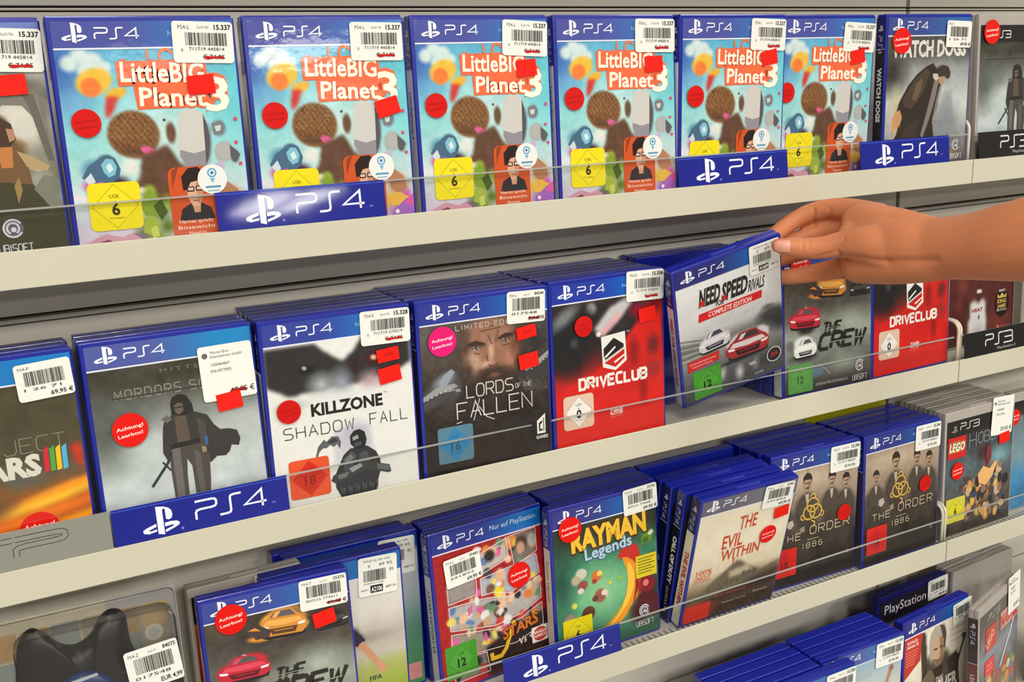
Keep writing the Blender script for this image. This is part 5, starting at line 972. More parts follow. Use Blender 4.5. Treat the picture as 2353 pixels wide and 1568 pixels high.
# header cards standing in the clear front guards
def sign(k, x0, x1, h, col, label, word='4', kind='card'):
    z = LIP[k]; t = R(-6.2)
    mw = Matrix.Translation((x0, YF[k] + 0.0004, z + 0.0002)) @ Matrix.Rotation(t, 4, 'X')
    r = thing('shelf_sign', label, 'sign', mw, 'signs in the shelf fronts')
    w = x1 - x0
    b = Print(w, h, 0, h, 30, y=-0.0002); b.vgrad([(0, col), (1, col)])
    me = b.mesh('sign_card', M['sign'])
    bm = bmesh.new(); bm.from_mesh(me); lay = bm.verts.layers.float_color['Col']
    ge = bmesh.ops.extrude_face_region(bm, geom=bm.faces[:])
    for v in [q for q in ge['geom'] if isinstance(q, bmesh.types.BMVert)]: v.co.y += 0.0007
    bm.to_mesh(me); bm.free()
    obj('card', me, r)
    s = Print(w, h, 0, h, base=False, y=-0.00024)
    if kind == 'card':
        s.ps_mark(.155, .90, .205, (236, 240, 248)); s.ps_word(.455, .72, .42, .50, (236, 240, 248), .00185); s.text('TM', .895, .72, .06, (150, 160, 220)); s.disc(.372, .86, .008, (120, 130, 200)); s.rect(0, .045, 1, .07, (60, 90, 200))
    elif kind == 'black':
        s.ps_word(.27, .66, .36, .46, (214, 212, 208), .0018, '3'); s.text('PlayStation.3', .42, .88, .11, (190, 186, 182), w=.24)
    else:
        k1, k2 = (64, 62, 56), col
        for c, lw in ((k1, .0046), (k2, .0034)): s.ps_word(.02, .68, .76, .46, c, lw, 'P')
    obj('logo', s.mesh('sign_logo', M['paper']), r)
    return r
BL = (12, 26, 138)
sign(1, 0.3607, 0.5020, .0302, BL, 'blue sign below the second bright landscape case from left, top shelf')
sign(1, 0.8090, 0.9500, .0285, BL, 'blue sign below the fifth bright landscape case from left, top shelf')
sign(1, 1.0545, 1.1940, .0300, BL, 'blue sign below the stooping man case, right end of the top shelf')
sign(2, 0.2538, 0.3962, .0302, BL, 'blue sign on the second shelf in front of the cloaked swordsman case')
sign(3, 0.5950, 0.7350, .0302, BL, 'blue sign on the third shelf in front of the green jungle case')
sign(2, 0.1105, 0.2525, .0298, (140, 140, 130), 'grey sign with outlined letters at the left edge of the second shelf', kind='grey')
sign(1, 1.2440, 1.3860, .0302, (26, 22, 22), 'black sign at the right edge of the top shelf', kind='black')
sign(2, 1.2440, 1.3860, .0302, (24, 22, 22), 'black sign on the second shelf in front of the basketball player case', kind='black')

# ------------------------------------------------------------------ cases
def shell_mesh(name, m, w=.135, h=.171, d=.0134, seam=True):
    b = MB(); rr = (.0035, .0035, .0014, .0014)
    if not seam: b.slab(rrect(0, 0, w, h, rr), 0, d); return b.mesh(name, m, bevel=0.0014, seg=3)
    b.slab(rrect(0, 0, w, h, rr), 0, d * .46); b.slab(rrect(.0003, .0003, w - .0003, h - .0003, rr), d * .46, d * .54); b.slab(rrect(0, 0, w, h, rr), d * .54, d)
    b.slab(rrect(w * .38, h - .0008, w * .62, h + .0004, .0003), d * .28, d * .44)
    return b.mesh(name, m, bevel=0.0011, seg=2)
SH = dict(film_sheen=shell_mesh('shell', M['film_sheen'], seam=False), closed=shell_mesh('shell', M['blue'], seam=False), blue=shell_mesh('shell', M['blue']), grey=shell_mesh('shell', M['grey']), navy=shell_mesh('shell', M['navy']),
          white=shell_mesh('shell', M['white']), green=shell_mesh('shell', M['green']), umd=shell_mesh('shell', M['grey'], w=.105, h=.171))
_stk = {}
STD = dict(
    lbp=lambda: price_label(.0455, .0305, 'PS4-L', 'Such Nr', '15.337', '711719 445814', '€ 74,95', True, 'std', 1),
    kill=lambda: price_label(.0455, .0305, 'PS4-K', 'Such Nr', '15.328', '711719 273219', '€ 74,95', True, 'std', 2),
    drv=lambda: price_label(.0455, .0305, 'PS4-D', 'Such Nr', '15.336', '711719 276876', '€ 74,95', True, 'std', 3),
    order=lambda: price_label(.0455, .0325, 'PS4-T', 'Such Nr', '15.341', '711719 284291', '€74.95', False, 'std', 4),
    show=lambda: price_label(.0455, .0325, 'PS4-L', 'Such Nr', '15.330', '711719 284291', '€74.95', False, 'std', 14),
    lord=lambda: price_label(.0400, .0305, 'PS4-L', 'Such Nr', '84244', '017548', 'EUR 69,95', True, 'low', 5),
    plain=lambda: price_label(.0400, .0290, 'PS4-P', '', '', '1 26 71', '69,95 €', False, 'low', 6),
    crew=lambda: price_label(.0440, .0290, 'PS4-T', 'Such Nr', '35376', '307215 773611', '69,95 €', True, 'low', 7),
    jst=lambda: price_label(.0420, .0300, 'PS4-J', 'Such Nr', '35460', '391892', '69,95 €', False, 'low', 8),
    ray=lambda: price_label(.0440, .0290, 'PS4-R', 'Such Nr', '35352', '307215 774458', '39.95 €', False, 'low', 9),
    film=lambda: price_label(.0440, .0460, 'PS4-MITTMD', '', '1000464847', '', '69,95 €', True, 'film', 10),
    film2=lambda: price_label(.0420, .0520, 'PS3-HOB', '', '1000448877', '', '29,95 €', False, 'film', 11),
    film3=lambda: price_label(.0420, .0460, 'PSP-LHP-E5', '', '1000354303', '', '19,95 €', False, 'film', 12),
    info=lambda: price_label(.0375, .0345, 'A1609', '', '', '5030934116767', '69 95', False, 'info', 13),
    info2=lambda: price_label(.0385, .0390, 'A2106', '', '', '5030934112363', '49 95', False, 'info', 15),
    warn=lambda: warning(.0138), warn_s=lambda: warning(.0115), warn_p=lambda: warning(.0138, (232, 28, 118), (255, 224, 236)), dark=lambda: warning(.0104, (214, 20, 16), (176, 14, 10)),
    blankdot=lambda: warning(.0104, (206, 20, 16), (186, 14, 12)),
    tag=lambda: red_tag(.0205, .0145), tagf=lambda: red_tag(.0205, .0120, True),
)
def stk(k):
    if k not in _stk: _stk[k] = STD[k]()
    return _stk[k]
PART = lambda k: 'discount_tag' if k.startswith('tag') else 'warning_sticker' if k in ('warn', 'warn_s', 'warn_p', 'dark', 'blankdot') else 'price_label'
def pose(x, y, z, yaw=0, lean=0, roll=0, sc=1.0):
    z += .0134 * math.sin(R(max(lean, 0))) + .0002
    return Matrix.Translation((x, y, z)) @ Matrix.Rotation(R(yaw), 4, 'Z') @ Matrix.Rotation(R(-lean), 4, 'X') @ Matrix.Rotation(R(roll), 4, 'Y') @ Matrix.Scale(sc, 4)
def case(sleeve, mw, label, shell='blue', stickers=(), group=None, cat='game case'):
    r = thing('game_case', label, cat, mw, group)
    obj('case_shell', SH[shell], r)
    if sleeve is not None: obj('printed_sleeve', sleeve, r)
    n = 0
    for k, u, v, tilt in stickers:
        o = obj(PART(k), stk(k), r); n += 1
        o.location = (CX + u * CW, -0.00135 - 0.0002 * n, CZ - v * CH); o.rotation_euler = (0, R(tilt), 0)
    return r
def stack(n, x, y, z, yaw, lean, label, group, shell='closed', dx=0.0, pitch=.0157, jit=.0012, seed=0):
    rg = random.Random(seed)
    for i in range(n):
        if y + i * pitch + .171 * math.sin(R(lean)) + .0160 + .135 * abs(math.sin(R(yaw))) > YW: break
        o = bpy.data.objects.new('game_case', SH[shell]); COL.objects.link(o)
        o.matrix_world = pose(x + dx * i + rg.uniform(-jit, jit), y + i * pitch, z, yaw, lean)
        tag(o, label, 'game case', group)
F1, F2, F3, F4 = (FLOOR[k] for k in (1, 2, 3, 4))
G = 'case fronts on the shelves'
# --- top shelf
orb = s_orb().mesh('printed_sleeve', M['film'])
LB = 'bright orange-lettered landscape game case, '
lb = [(.2553, .0080, -.6, 1.3, 'leftmost of six alike on the top shelf', [('lbp', .65, 0.0, 2), ('tag', .70, .248, -4), ('dark', .12, .44, 0)]),
      (.3968, .0080, -.9, 1.9, 'second from left, red tag low beside the pebble', [('lbp', .645, .01, 1), ('tag', .77, .40, -14), ('dark', .12, .445, 0)]),
      (.5384, .0083, .2, 2.04, 'third from left of six on the top shelf', [('lbp', .65, 0.0, 3), ('tag', .735, .218, -6), ('dark', .12, .433, 0)]),
      (.6773, .0083, -.4, 1.76, 'fourth from left, beside the second blue sign', [('lbp', .655, 0.0, 1), ('tag', .73, .212, -3), ('dark', .12, .43, 0)]),
      (.8136, .0084, .7, -.85, 'fifth from left, behind the second blue sign', [('lbp', .655, 0.0, 2), ('tag', .755, .20, -10), ('dark', .12, .445, 0)]),
      (.9511, .0231, 0, -1.5, 'sixth from left, overlapped by the fifth', [('lbp', .66, .02, 3), ('tag', .735, .205, -8), ('dark', .06, .45, 0)])]
for x, y, yw, ln, t, st in lb: case(orb, pose(x, y, F1, yw, max(ln, -1.5)), LB + t, stickers=st, group='six bright landscape cases')
case(s_arch().mesh('printed_sleeve', M['film']), pose(.1188, .0094, F1, 1.0, 4.6), 'blue game case with a grey stone arch cover, left edge of the top shelf', stickers=[('lbp', .66, .02, 2), ('tag', .74, .225, -3)], group=G)
case(s_coat().mesh('printed_sleeve', M['film']), pose(1.0945, .0100, F1, -.6, .6), 'blue game case with a stooping man in a dark coat, top shelf right end', stickers=[('plain', .69, .02, 2), ('warn', .15, .15, 0)], group=G)
case(s_cloak(True).mesh('printed_sleeve', M['film']), pose(1.2530, .0141, F1, 0, 2.1), 'smoky grey game case with a misty warrior cover, right edge of the top shelf', 'grey', stickers=[('warn', .14, .10, 0)], group=G)
# --- second shelf
LK = 'blue game case of the stack behind the '
case(s_cars().mesh('printed_sleeve', M['film']), pose(.1085, .0084, F2, 1.16, 2.0), 'blue game case with a flame-orange racing cover, left edge of the second shelf', stickers=[('plain', .685, .03, -3)], group=G)
stack(2, .1075, .0234, F2, 1.0, 2, LK + 'flame-orange racing case', 'stack behind the flame-orange case', shell='film_sheen', seed=1)
case(s_cloak().mesh('printed_sleeve', M['film']), pose(.2482, .0068, F2, -.4, 5.0), 'blue game case with a cloaked swordsman in pale mist, second shelf left', stickers=[('film', .655, .075, -1), ('tag', .735, .325, -5), ('warn', .20, .425, 0)], group=G)
stack(2, .2462, .0250, F2, -.4, 3.6, LK + 'cloaked swordsman case', 'stack behind the swordsman case', pitch=.0172, shell='film_sheen', seed=2)
case(s_white().mesh('printed_sleeve', M['cover']), pose(.3855, .0098, F2, -2.2, 1.2), 'blue game case with a white cover, dark mask and crouching soldier, second shelf', stickers=[('kill', .655, -.008, 1), ('tagf', .75, .21, -5), ('tag', .75, .315, -8), ('blankdot', .125, .465, 0)], group=G)
stack(5, .3862, .0250, F2, -1.5, 1.3, LK + 'white soldier case', 'stack behind the white soldier case', dx=-.0002, jit=.0005, shell='film_sheen', seed=3)
case(s_face().mesh('printed_sleeve', M['film']), pose(.5249, .0075, F2, -1.6, .3), 'blue game case with a scarred bearded face on a brown cover, second shelf', stickers=[('lord', .675, -.012, 2), ('tagf', .735, .205, -8), ('tag', .745, .365, -7), ('warn_p', .16, .215, 0)], group=G)
stack(5, .5225, .0225, F2, -1.4, .6, LK + 'bearded face case', 'stack behind the bearded face case', dx=-.0002, shell='film_sheen', seed=4)
DX, DY = 1.1024, .0160
drv = s_driver().mesh('printed_sleeve', M['cover'])
case(drv, pose(.6635, .0068, F2, .3, 1.5), 'blue game case with a red and black racing cover, left of the lifted case', stickers=[('drv', .66, -.025, 2), ('tag', .76, .215, -6), ('blankdot', .26, .265, 0)], group=G)
stack(5, .6605, .0218, F2, .2, 1.2, LK + 'uncovered red racing case', 'stack behind the uncovered red racing case', dx=-.0012, shell='film_sheen', seed=5)
HOLD = Matrix.Translation((0.82746, 0.01609, -0.23567)) @ Euler((0.230035, -0.231169, -0.133896), 'XYZ').to_matrix().to_4x4() @ Matrix.Scale(.96, 4)
case(s_race().mesh('printed_sleeve', M['cover']), HOLD, 'blue game case with two racing cars on white, tilted and held by the hand', stickers=[('info', .695, -.005, 0)], group=G)
stack(2, .8080, .0755, F2, 0, 0, 'blue game case standing in the gap behind the lifted case', 'stack behind the lifted case', seed=6)
crew = s_crew().mesh('printed_sleeve', M['cover'])
case(crew, pose(.9650, .0155, F2, -1.0, 3.0), 'blue game case with cars on grey smoke, partly under the hand', stickers=[('warn', .17, .10, 0), ('crew', .655, 0, 2)], group=G)
stack(4, .9640, .0330, F2, -2.0, 2.0, LK + 'grey smoke cars case under the hand', 'stack behind the smoke cars case', seed=7)
case(drv, pose(DX, DY, F2, 1.5, 2.6), 'blue game case with a red and black racing cover, right end below the arm', stickers=[('drv', .66, -.02, 2)], group=G)
case(s_player().mesh('printed_sleeve', M['cover']), pose(1.2777, .0560, F2, 1.5, 2.0), 'grey game case with a basketball player in a white jersey, behind a black sign', 'grey', group=G)
pz = sheet(20); pz.vgrad([(0, (232, 232, 224)), (.5, (226, 230, 200)), (.75, (206, 222, 130)), (1, (230, 230, 220))])
case(pz.mesh('printed_sleeve', M['cover']), pose(1.4180, .0400, F2, 0, 2.0), 'white game case cut off by the right edge of the second shelf', 'white', group=G)
# --- third shelf
case(s_crew(False).mesh('printed_sleeve', M['film']), pose(.3136, .0150, F3, -3.0, 3.9), 'blue game case with cars on grey smoke, beside the clear blister pack', stickers=[('crew', .655, -.005, 1), ('tag', .725, .20, -8), ('warn', .18, .115, 0)], group=G)
case(s_soccer().mesh('printed_sleeve', M['cover']), pose(.3730, .0362, F3, -1.1, 1.0), 'blue game case with a footballer in dark red, half hidden behind the smoke cars case', stickers=[('info2', .68, -.005, 3)], group=G)
case(s_soccer_b().mesh('printed_sleeve', M['cover']), pose(.4030, .0672, F3, -.9, .2), 'blue game case showing a narrow strip right of the footballer case', stickers=[('info2', .685, 0, 2)], group=G)
stack(1, .3960, .0830, F3, -.9, .2, 'rearmost blue game case left of the crowded comic case', 'rear case', seed=10)
case(s_panels().mesh('printed_sleeve', M['film']), pose(.5391, .0290, F3, 5.0, 4.6), 'blue game case with a red cover of crowded comic panels, third shelf', stickers=[('jst', .08, .165, -4), ('warn', .75, .40, 0)], group=G)
stack(3, .5410, .0464, F3, 4.2, 3.8, LK + 'crowded comic panel case', 'stack behind the comic panel case', dx=0, jit=.0004, seed=11)
case(s_jungle().mesh('printed_sleeve', M['cover']), pose(.6679, .0225, F3, .4, 2.8), 'blue game case with a green jungle cover and an orange crescent, third shelf', stickers=[('ray', .67, -.03, -2), ('warn', .155, .135, 0)], group=G)
stack(3, .6770, .0380, F3, .4, 2.4, LK + 'green jungle case', 'stack behind the jungle case', dx=0, jit=.0004, seed=12)
lean4 = [(.8204, .0150, -13.2, s_mount(), 'blue game case with a cream mountain cover leaning forward before three others', [('jst', .65, -.005, 2), ('tag', .80, .20, -6), ('warn_s', .78, .40, 0)]),
         (.8168, .0306, -11.3, s_spine_cod(), 'second of four leaning cases, black spine with bold white lettering', []),
         (.8135, .0462, -9.6, s_spine_alien(), 'third of four leaning cases, black spine with thin spaced lettering', []),
         (.8130, .0618, -8.2, s_spine_silver(), 'rearmost of four leaning cases, silver grey spine', [])]
for x, y, ln, s, t, st in lean4: case(s.mesh('printed_sleeve', M['film']), pose(x, y, F3 + .0, -.2, ln), t, stickers=st, group='four leaning cases')
stack(2, .8140, .0770, F3, 0, 0, 'blue game case upright behind the four leaning cases', 'upright cases behind the leaning ones', seed=13, jit=.0004)
kn = s_knights().mesh('printed_sleeve', M['cover'])
case(kn, pose(.9570, .0245, F3, -2.2, -.4), 'blue game case with sepia four men cover, partly behind the cream mountain case', stickers=[('order', .655, .0, 0), ('blankdot', .845, .53, 0)], group=G)
stack(5, .9545, .0395, F3, -1.8, 0, LK + 'left sepia case', 'stack behind the left sepia case', dx=-.0012, jit=.0005, seed=14)
case(kn, pose(1.0950, .0105, F3, 1.0, 1.6), 'blue game case with sepia four men cover, beside the white wire stops', stickers=[('order', .655, .0, 1), ('blankdot', .805, .475, 0)], group=G)
stack(5, 1.0935, .0260, F3, 1.0, 1.5, LK + 'right sepia case', 'stack behind the right sepia case', dx=-.0008, jit=.0005, seed=15)
case(s_bricks().mesh('printed_sleeve', M['film']), pose(1.2420, .0155, F3, .7, 1.7), 'smoky grey game case with a red square badge and toy figures, third shelf right', 'grey', stickers=[('film2', .66, -.06, 3), ('tag', .77, .258, -6), ('warn_s', .16, .465, 0)], group=G)
stack(4, 1.2432, .0312, F3, .7, 1.6, 'smoky grey game case of the stack behind the red badge case', 'stack behind the red badge case', 'grey', dx=.0, jit=.0006, pitch=.0152, seed=16)
case(s_teal().mesh('printed_sleeve', M['film']), pose(1.3815, .0290, F3, -.5, .4), 'grey black-spined game case cut off by the right edge of the third shelf', 'grey', stickers=[('warn_s', .02, .18, 0)], group=G)
# --- bottom shelf
stack(4, .8510, -.0360, F4, 0, 0, 'blue game case of the leftmost stack on the bottom shelf', 'leftmost stack on the bottom shelf', dx=.0, jit=.0012, seed=17)
case(s_base().mesh('printed_sleeve', M['cover']), pose(.8900, -.0530, F4, 0, 0), 'blue game case in front of the leftmost bottom stack, only its top corner showing', stickers=[('show', .655, .0, 0)], group=G)
case(s_base().mesh('printed_sleeve', M['cover']), pose(.9900, -.0334, F4, -.4, .2), 'blue game case with a pale cover and a raised arm, bottom shelf', stickers=[('show', .655, .0, 1)], group=G)
stack(3, .9890, -.0183, F4, -.4, .2, LK + 'raised arm case', 'stack behind the raised arm case', dx=.0004, jit=.0004, seed=18)
case(s_hunter().mesh('printed_sleeve', M['film']), pose(1.1374, -.0288, F4, 5.4, 2.2), 'blue game case with a grey haired man and a red corner flash, bottom shelf', stickers=[('plain', .74, .02, -4)], group=G)
case(s_ps2().mesh('printed_sleeve', M['film']), pose(1.1610, .0380, F4 + .0, 2.0, .5), 'dark navy game case with large white lettering standing behind the grey haired man', 'navy', stickers=[('plain', .70, -.01, -2)], group=G)
case(s_heroes().mesh('printed_sleeve', M['film']), pose(1.2440, -.0580, F4, 17.0, 3.2), 'smoky grey game case turned sideways, faded red badges, bottom right corner', 'grey', stickers=[('film2', .70, -.07, 0)], group=G)
stack(2, 1.3000, .0350, F4, 4.0, 1.0, 'smoky grey game case behind the one turned sideways', 'grey cases behind the turned one', 'grey', seed=19)
case(s_teal().mesh('printed_sleeve', M['film']), pose(1.3985, -.0250, F4, 0, 1.0), 'grey game case with a teal cover strip at the bottom right edge', 'grey', group=G)

# handheld-console case behind the smoke cars case
case(s_umd().mesh('printed_sleeve', M['cover']), pose(.3110, .0538, F3, 0, 0), 'narrow clear grey case with a black and red cover behind the smoke cars case', 'umd', stickers=[('film3', .44, -.02, 1)], group=G)

# yellow card on the back panel
y = MB(); y.box((1.0880, YW - .0012, -.334), (1.2280, YW - .0002, -.3000))
tag(y.build('yellow_card', M['yellow']), 'yellow card under the shelf edge behind the blue stacks', 'card')

# ------------------------------------------------------------------ blister pack, left end of the third shelf
mw = pose(.1480, .0230, F3, -2.0, 3.0)
bp = thing('blister_pack', 'clear blister pack holding a black pouch, left end of the third shelf', 'blister pack', mw)
s = Print(.150, .192, 0, .192, 60, y=-.0002); s.vgrad([(0, (196, 186, 162)), (1, (176, 170, 150))]); s.noise(16, 10, 200)
for k in range(6):
    for j in range(7):
        c = ((182, 150, 100), (170, 160, 138), (150, 156, 152), (190, 160, 112))[(k * 3 + j * 2) % 4]
        s.rect(.03 + .155 * k, .06 + .13 * j, .03 + .155 * k + .14, .06 + .13 * j + .12, c, .002)
s.vgrad([(0, (170, 166, 164)), (1, (170, 166, 164))], u0=.62, v1=.42); s.ring(.86, .20, .05, .02, (206, 202, 190)); s.disc(.86, .20, .03, (190, 186, 178))
cm = s.mesh('backing_card', M['paper']); obj('backing_card', cm, bp)
b = MB(); b.slab(rrect(0, 0, .150, .192, .006), .0002, .0012); b.build('card_back', M['white'], bp)
def lump(name, outline, depth, y0, m, parent, n=7):
    """a cushion: an outline (x, z) swelling towards the front"""
    b = MB(); cx = sum(p[0] for p in outline) / len(outline); cz = sum(p[1] for p in outline) / len(outline); N = len(outline)
    for i in range(n + 1):
        t = i / n; k = math.cos(t * math.pi / 2) ** .6 if i < n else 0.02; yy = y0 - depth * math.sin(t * math.pi / 2)
        b.v += [(cx + (x - cx) * k, yy, cz + (z - cz) * k) for x, z in outline]
    for i in range(n):
        for j in range(N): b.f.append((i * N + j, i * N + (j + 1) % N, (i + 1) * N + (j + 1) % N, (i + 1) * N + j)); b.mi.append(0)
    b.f.append(tuple(range(n * N, (n + 1) * N))); b.mi.append(0)
    return b.build(name, m, parent, smooth=True)
def sm(pts, n=8):
    out = []; N = len(pts)
    for i in range(N):
        p0, p1, p2, p3 = (Vector(pts[(i + k) % N]) for k in (-1, 0, 1, 2))
        for k in range(n):
            t = k / n; out.append(tuple(.5 * ((2 * p1) + (-p0 + p2) * t + (2 * p0 - 5 * p1 + 4 * p2 - p3) * t * t + (-p0 + 3 * p1 - 3 * p2 + p3) * t ** 3)))
    return out
lump('pouch', sm([(.012, .004), (.016, .09), (.020, .140), (.026, .172), (.036, .182), (.046, .176), (.056, .164), (.068, .160), (.080, .166), (.088, .178), (.098, .183), (.108, .176), (.110, .150), (.118, .135), (.138, .128), (.146, .110), (.147, .004), (.08, .002)]), .014, 0, M['black'], bp)
lump('blue_dome', sm([(.040, .104), (.046, .128), (.062, .140), (.080, .138), (.094, .124), (.096, .104), (.068, .096)]), .007, -.0125, M['bluecap'], bp)
q = Print(.05, .02, .044, .139, base=False, y=-.0200); q.ipoly([(.0, .45), (.3, .1), (.72, -.02), (.74, .10), (.32, .26), (.03, .55)], (206, 214, 222)); obj('stripe', q.mesh('stripe', M['paper']), bp)
lump('orange_disc', sm([(.062, .088), (.064, .104), (.078, .110), (.092, .104), (.092, .088), (.078, .080)]), .005, -.0135, mat('orange_print', (190, 96, 30), .4, noise=.1), bp)
b = MB(); b.slab(rrect(.001, .001, .149, .191, .006), -.0012, -.0006); b.slab(rrect(.022, .004, .146, .180, .012), -.0205, -.0012)
b.build('clear_tray', M['blister'], bp, bevel=.0025, seg=3)
o = obj('price_label', price_label(.0430, .0370, 'PS4-Z', 'Such Nr', '84075', '017548', 'EUR 4,99', False, 'low', 31), bp); o.location = (.1010, -.0212, .1500); o.rotation_euler = (0, R(-5), 0)

# ------------------------------------------------------------------ hand and forearm reaching in from the right
CR = Euler(CAM_ROT, 'XYZ').to_matrix(); CL = Vector(CAM_LOC)
NEAR = .96 / .975
def at(px, py, d): return CL + CR @ (Vector(((px - 1176.5) / FOC, -(py - 784) / FOC, -1.0)) * d * NEAR)
def capsule(bm, pts):
    """pts: (px, py, depth, radius in metres); a smooth tapering limb with rounded ends"""
    P = [(at(a, b, c), r * NEAR) for a, b, c, r in pts]; out = []
    for i in range(len(P) - 1):
        p0, p1, p2, p3 = P[max(i - 1, 0)], P[i], P[i + 1], P[min(i + 2, len(P) - 1)]
        for k in range(6):
            t = k / 6
            f = lambda a, b, c, d: .5 * ((2 * b) + (c - a) * t + (2 * a - 5 * b + 4 * c - d) * t * t + (3 * b - a - 3 * c + d) * t ** 3)
            out.append((f(p0[0], p1[0], p2[0], p3[0]), f(p0[1], p1[1], p2[1], p3[1])))
    out.append(P[-1])
    path, rad = [], []
    d0 = (out[0][0] - out[1][0]).normalized(); d1 = (out[-1][0] - out[-2][0]).normalized()
    for k in range(5, 0, -1):
        a = R(15 * k + 12); path.append(out[0][0] + d0 * out[0][1] * math.sin(a)); rad.append(out[0][1] * math.cos(a))
    for p, r in out: path.append(p); rad.append(r)
    for k in range(1, 6):
        a = R(15 * k + 12); path.append(out[-1][0] + d1 * out[-1][1] * math.sin(a)); rad.append(out[-1][1] * math.cos(a))
    b = MB(); b.tube(path, rad, 20)
    n = len(bm.verts); vs = [bm.verts.new(v) for v in b.v]
    for f in b.f: bm.faces.new([vs[i] for i in f])
bm = bmesh.new()
HANDPARTS = [
    # forearm, wrist, heel of the hand
    [(2650, 505, .86, .047), (2480, 535, .885, .043), (2353, 552, .915, .0372), (2240, 566, .955, .0315), (2160, 571, .985, .0296), (2105, 573, 1.005, .0300)],
    [(2260, 568, .95, .018), (2150, 562, .99, .0255), (2060, 545, 1.03, .0290), (1985, 515, 1.065, .0230)],
    [(2260, 575, .95, .018), (2150, 592, .985, .0225), (2050, 602, 1.02, .0225), (1975, 612, 1.05, .0180)],
    [(2200, 571, .97, .020), (2100, 571, 1.00, .0280), (2030, 565, 1.035, .0310), (1975, 560, 1.06, .0240)],
    # index: knuckle on top, bends over the case edge, tip behind the case
    [(2020, 500, 1.055, .0150), (1950, 482, 1.085, .0122), (1905, 480, 1.100, .0108), (1862, 490, 1.110, .0104), (1820, 510, 1.113, .0094), (1780, 540, 1.108, .0088), (1760, 562, 1.104, .0080)],
    # middle
    [(2000, 525, 1.070, .0140), (1940, 520, 1.100, .0112), (1880, 532, 1.116, .0100), (1825, 555, 1.120, .0090), (1775, 585, 1.116, .0080)],
    # ring
    [(2000, 560, 1.070, .0135), (1940, 560, 1.100, .0108), (1880, 572, 1.118, .0098), (1825, 585, 1.122, .0088), (1782, 602, 1.120, .0078)],
    # little finger, lowest
    [(1990, 612, 1.055, .0150), (1935, 616, 1.085, .0118), (1890, 624, 1.102, .0104), (1845, 632, 1.110, .0092), (1800, 638, 1.114, .0082), (1775, 640, 1.116, .0074)],
    # thumb in front of the case
    [(2160, 575, .985, .018), (2070, 578, 1.008, .0230), (1995, 562, 1.022, .0195), (1935, 562, 1.036, .0136), (1885, 570, 1.044, .0114), (1840, 570, 1.048, .0106), (1803, 567, 1.050, .0092), (1788, 564, 1.0515, .0074)],
    [(1975, 520, 1.065, .0160), (1955, 545, 1.055, .0140), (1950, 570, 1.05, .0110)],
]
for q in HANDPARTS: capsule(bm, q)
me = bpy.data.meshes.new('arm'); bm.to_mesh(me); bm.free()
tmp = bpy.data.objects.new('arm', me); COL.objects.link(tmp)
md = tmp.modifiers.new('r', 'REMESH'); md.mode = 'VOXEL'; md.voxel_size = 0.0016
md = tmp.modifiers.new('s', 'SMOOTH'); md.factor = 0.5; md.iterations = 14
dg = bpy.context.evaluated_depsgraph_get()
arm = bpy.data.meshes.new_from_object(tmp.evaluated_get(dg)); bpy.data.objects.remove(tmp); arm.name = 'person'
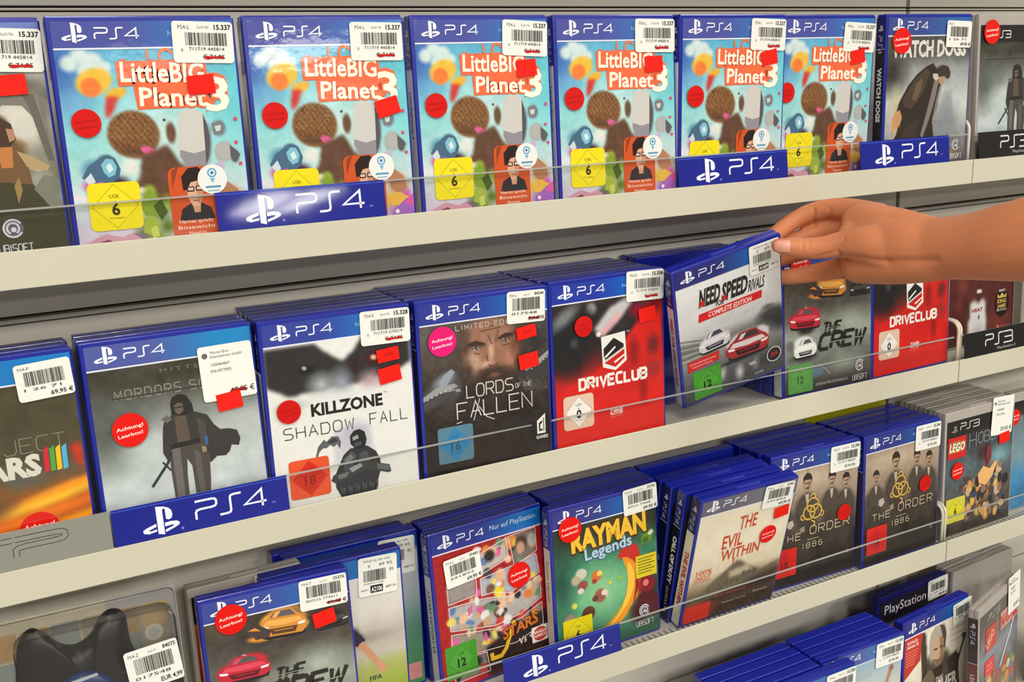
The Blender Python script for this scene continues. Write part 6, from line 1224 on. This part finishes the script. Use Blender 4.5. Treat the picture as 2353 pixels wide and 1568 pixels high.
# skin folds: shallow grooves across the joints
V = np.empty(len(arm.vertices) * 3); arm.vertices.foreach_get('co', V); V = V.reshape(-1, 3)
Nn = np.empty(len(arm.vertices) * 3); arm.vertices.foreach_get('normal', Nn); Nn = Nn.reshape(-1, 3)
ci = np.array(CR).T; Q = (V - np.array(CL)) @ ci.T
PX = np.column_stack([1176.5 + FOC * Q[:, 0] / -Q[:, 2], 784 - FOC * Q[:, 1] / -Q[:, 2]])
front = (Nn @ np.array(CR)[:, 2]) > 0.05
folds = [([(1843, 548), (1845, 572)], 2.0, .0011), ([(1858, 548), (1860, 574)], 2.2, .0010), ([(1849, 546), (1853, 560)], 2, .0006), ([(1871, 482), (1872, 520)], 3.2, .0020), ([(1908, 480), (1905, 508)], 3.2, .0016),
         ([(1940, 550), (1920, 574)], 3.5, .0016), ([(1930, 585), (1936, 642)], 5, .0026), ([(1948, 590), (2040, 602)], 6, .0022), ([(2040, 602), (2150, 600)], 10, .0020), ([(1880, 590), (1925, 578)], 4, .0014)]
for L, wd_, dp in folds:
    a, b = np.array(L[0], float), np.array(L[1], float); ab = b - a
    t = np.clip(((PX - a) @ ab) / (ab @ ab), 0, 1); d = np.linalg.norm(PX - a - t[:, None] * ab, axis=1)
    V -= Nn * (front * dp * np.exp(-(d / wd_) ** 2))[:, None]
arm.vertices.foreach_set('co', V.ravel()); arm.polygons.foreach_set('use_smooth', [True] * len(arm.polygons)); arm.materials.clear(); arm.update()
hand = obj('person', arm, None, M['skin'])
tag(hand, "person's bare forearm and hand reaching in from the right, pinching a case", 'person')
# thumb nail: a small curved plate lying on the thumb tip
nl = MB(); n0 = 9
for i in range(n0):
    for j in range(n0):
        a, b = -1 + 2 * i / (n0 - 1), -1 + 2 * j / (n0 - 1)
        k = math.sqrt(max(0, 1 - .5 * abs(b) ** 3)) if a < 0 else 1
        px, py = 1798 + 17.5 * a, 566 + 12.5 * b * (1 if a > -.5 else 1 - .4 * (-.5 - a) * 2)
        o_, d_ = CL, (at(px, py, 1.0) - CL).normalized()
        nl.v.append((o_, d_))
from mathutils.bvhtree import BVHTree
tree = BVHTree.FromPolygons([tuple(v) for v in V], [tuple(p.vertices) for p in arm.polygons])
pv = []
for o_, d_ in nl.v:
    hit, nrm, _, _ = tree.ray_cast(o_, d_)
    pv.append(hit + nrm * .0005 if hit else None)
ok = [p for p in pv if p is not None]
idx = {}; vs = []
for i, p in enumerate(pv):
    if p is not None: idx[i] = len(vs); vs.append(tuple(p))
fs = []
for i in range(n0 - 1):
    for j in range(n0 - 1):
        q = [i * n0 + j, i * n0 + j + 1, (i + 1) * n0 + j + 1, (i + 1) * n0 + j]
        if all(t in idx for t in q): fs.append(tuple(idx[t] for t in q))
nm = bpy.data.meshes.new('thumb_nail'); nm.from_pydata(vs, [], fs); nm.polygons.foreach_set('use_smooth', [True] * len(fs)); nm.update()
obj('thumb_nail', nm, hand, M['nail'])
bpy.context.view_layer.update()
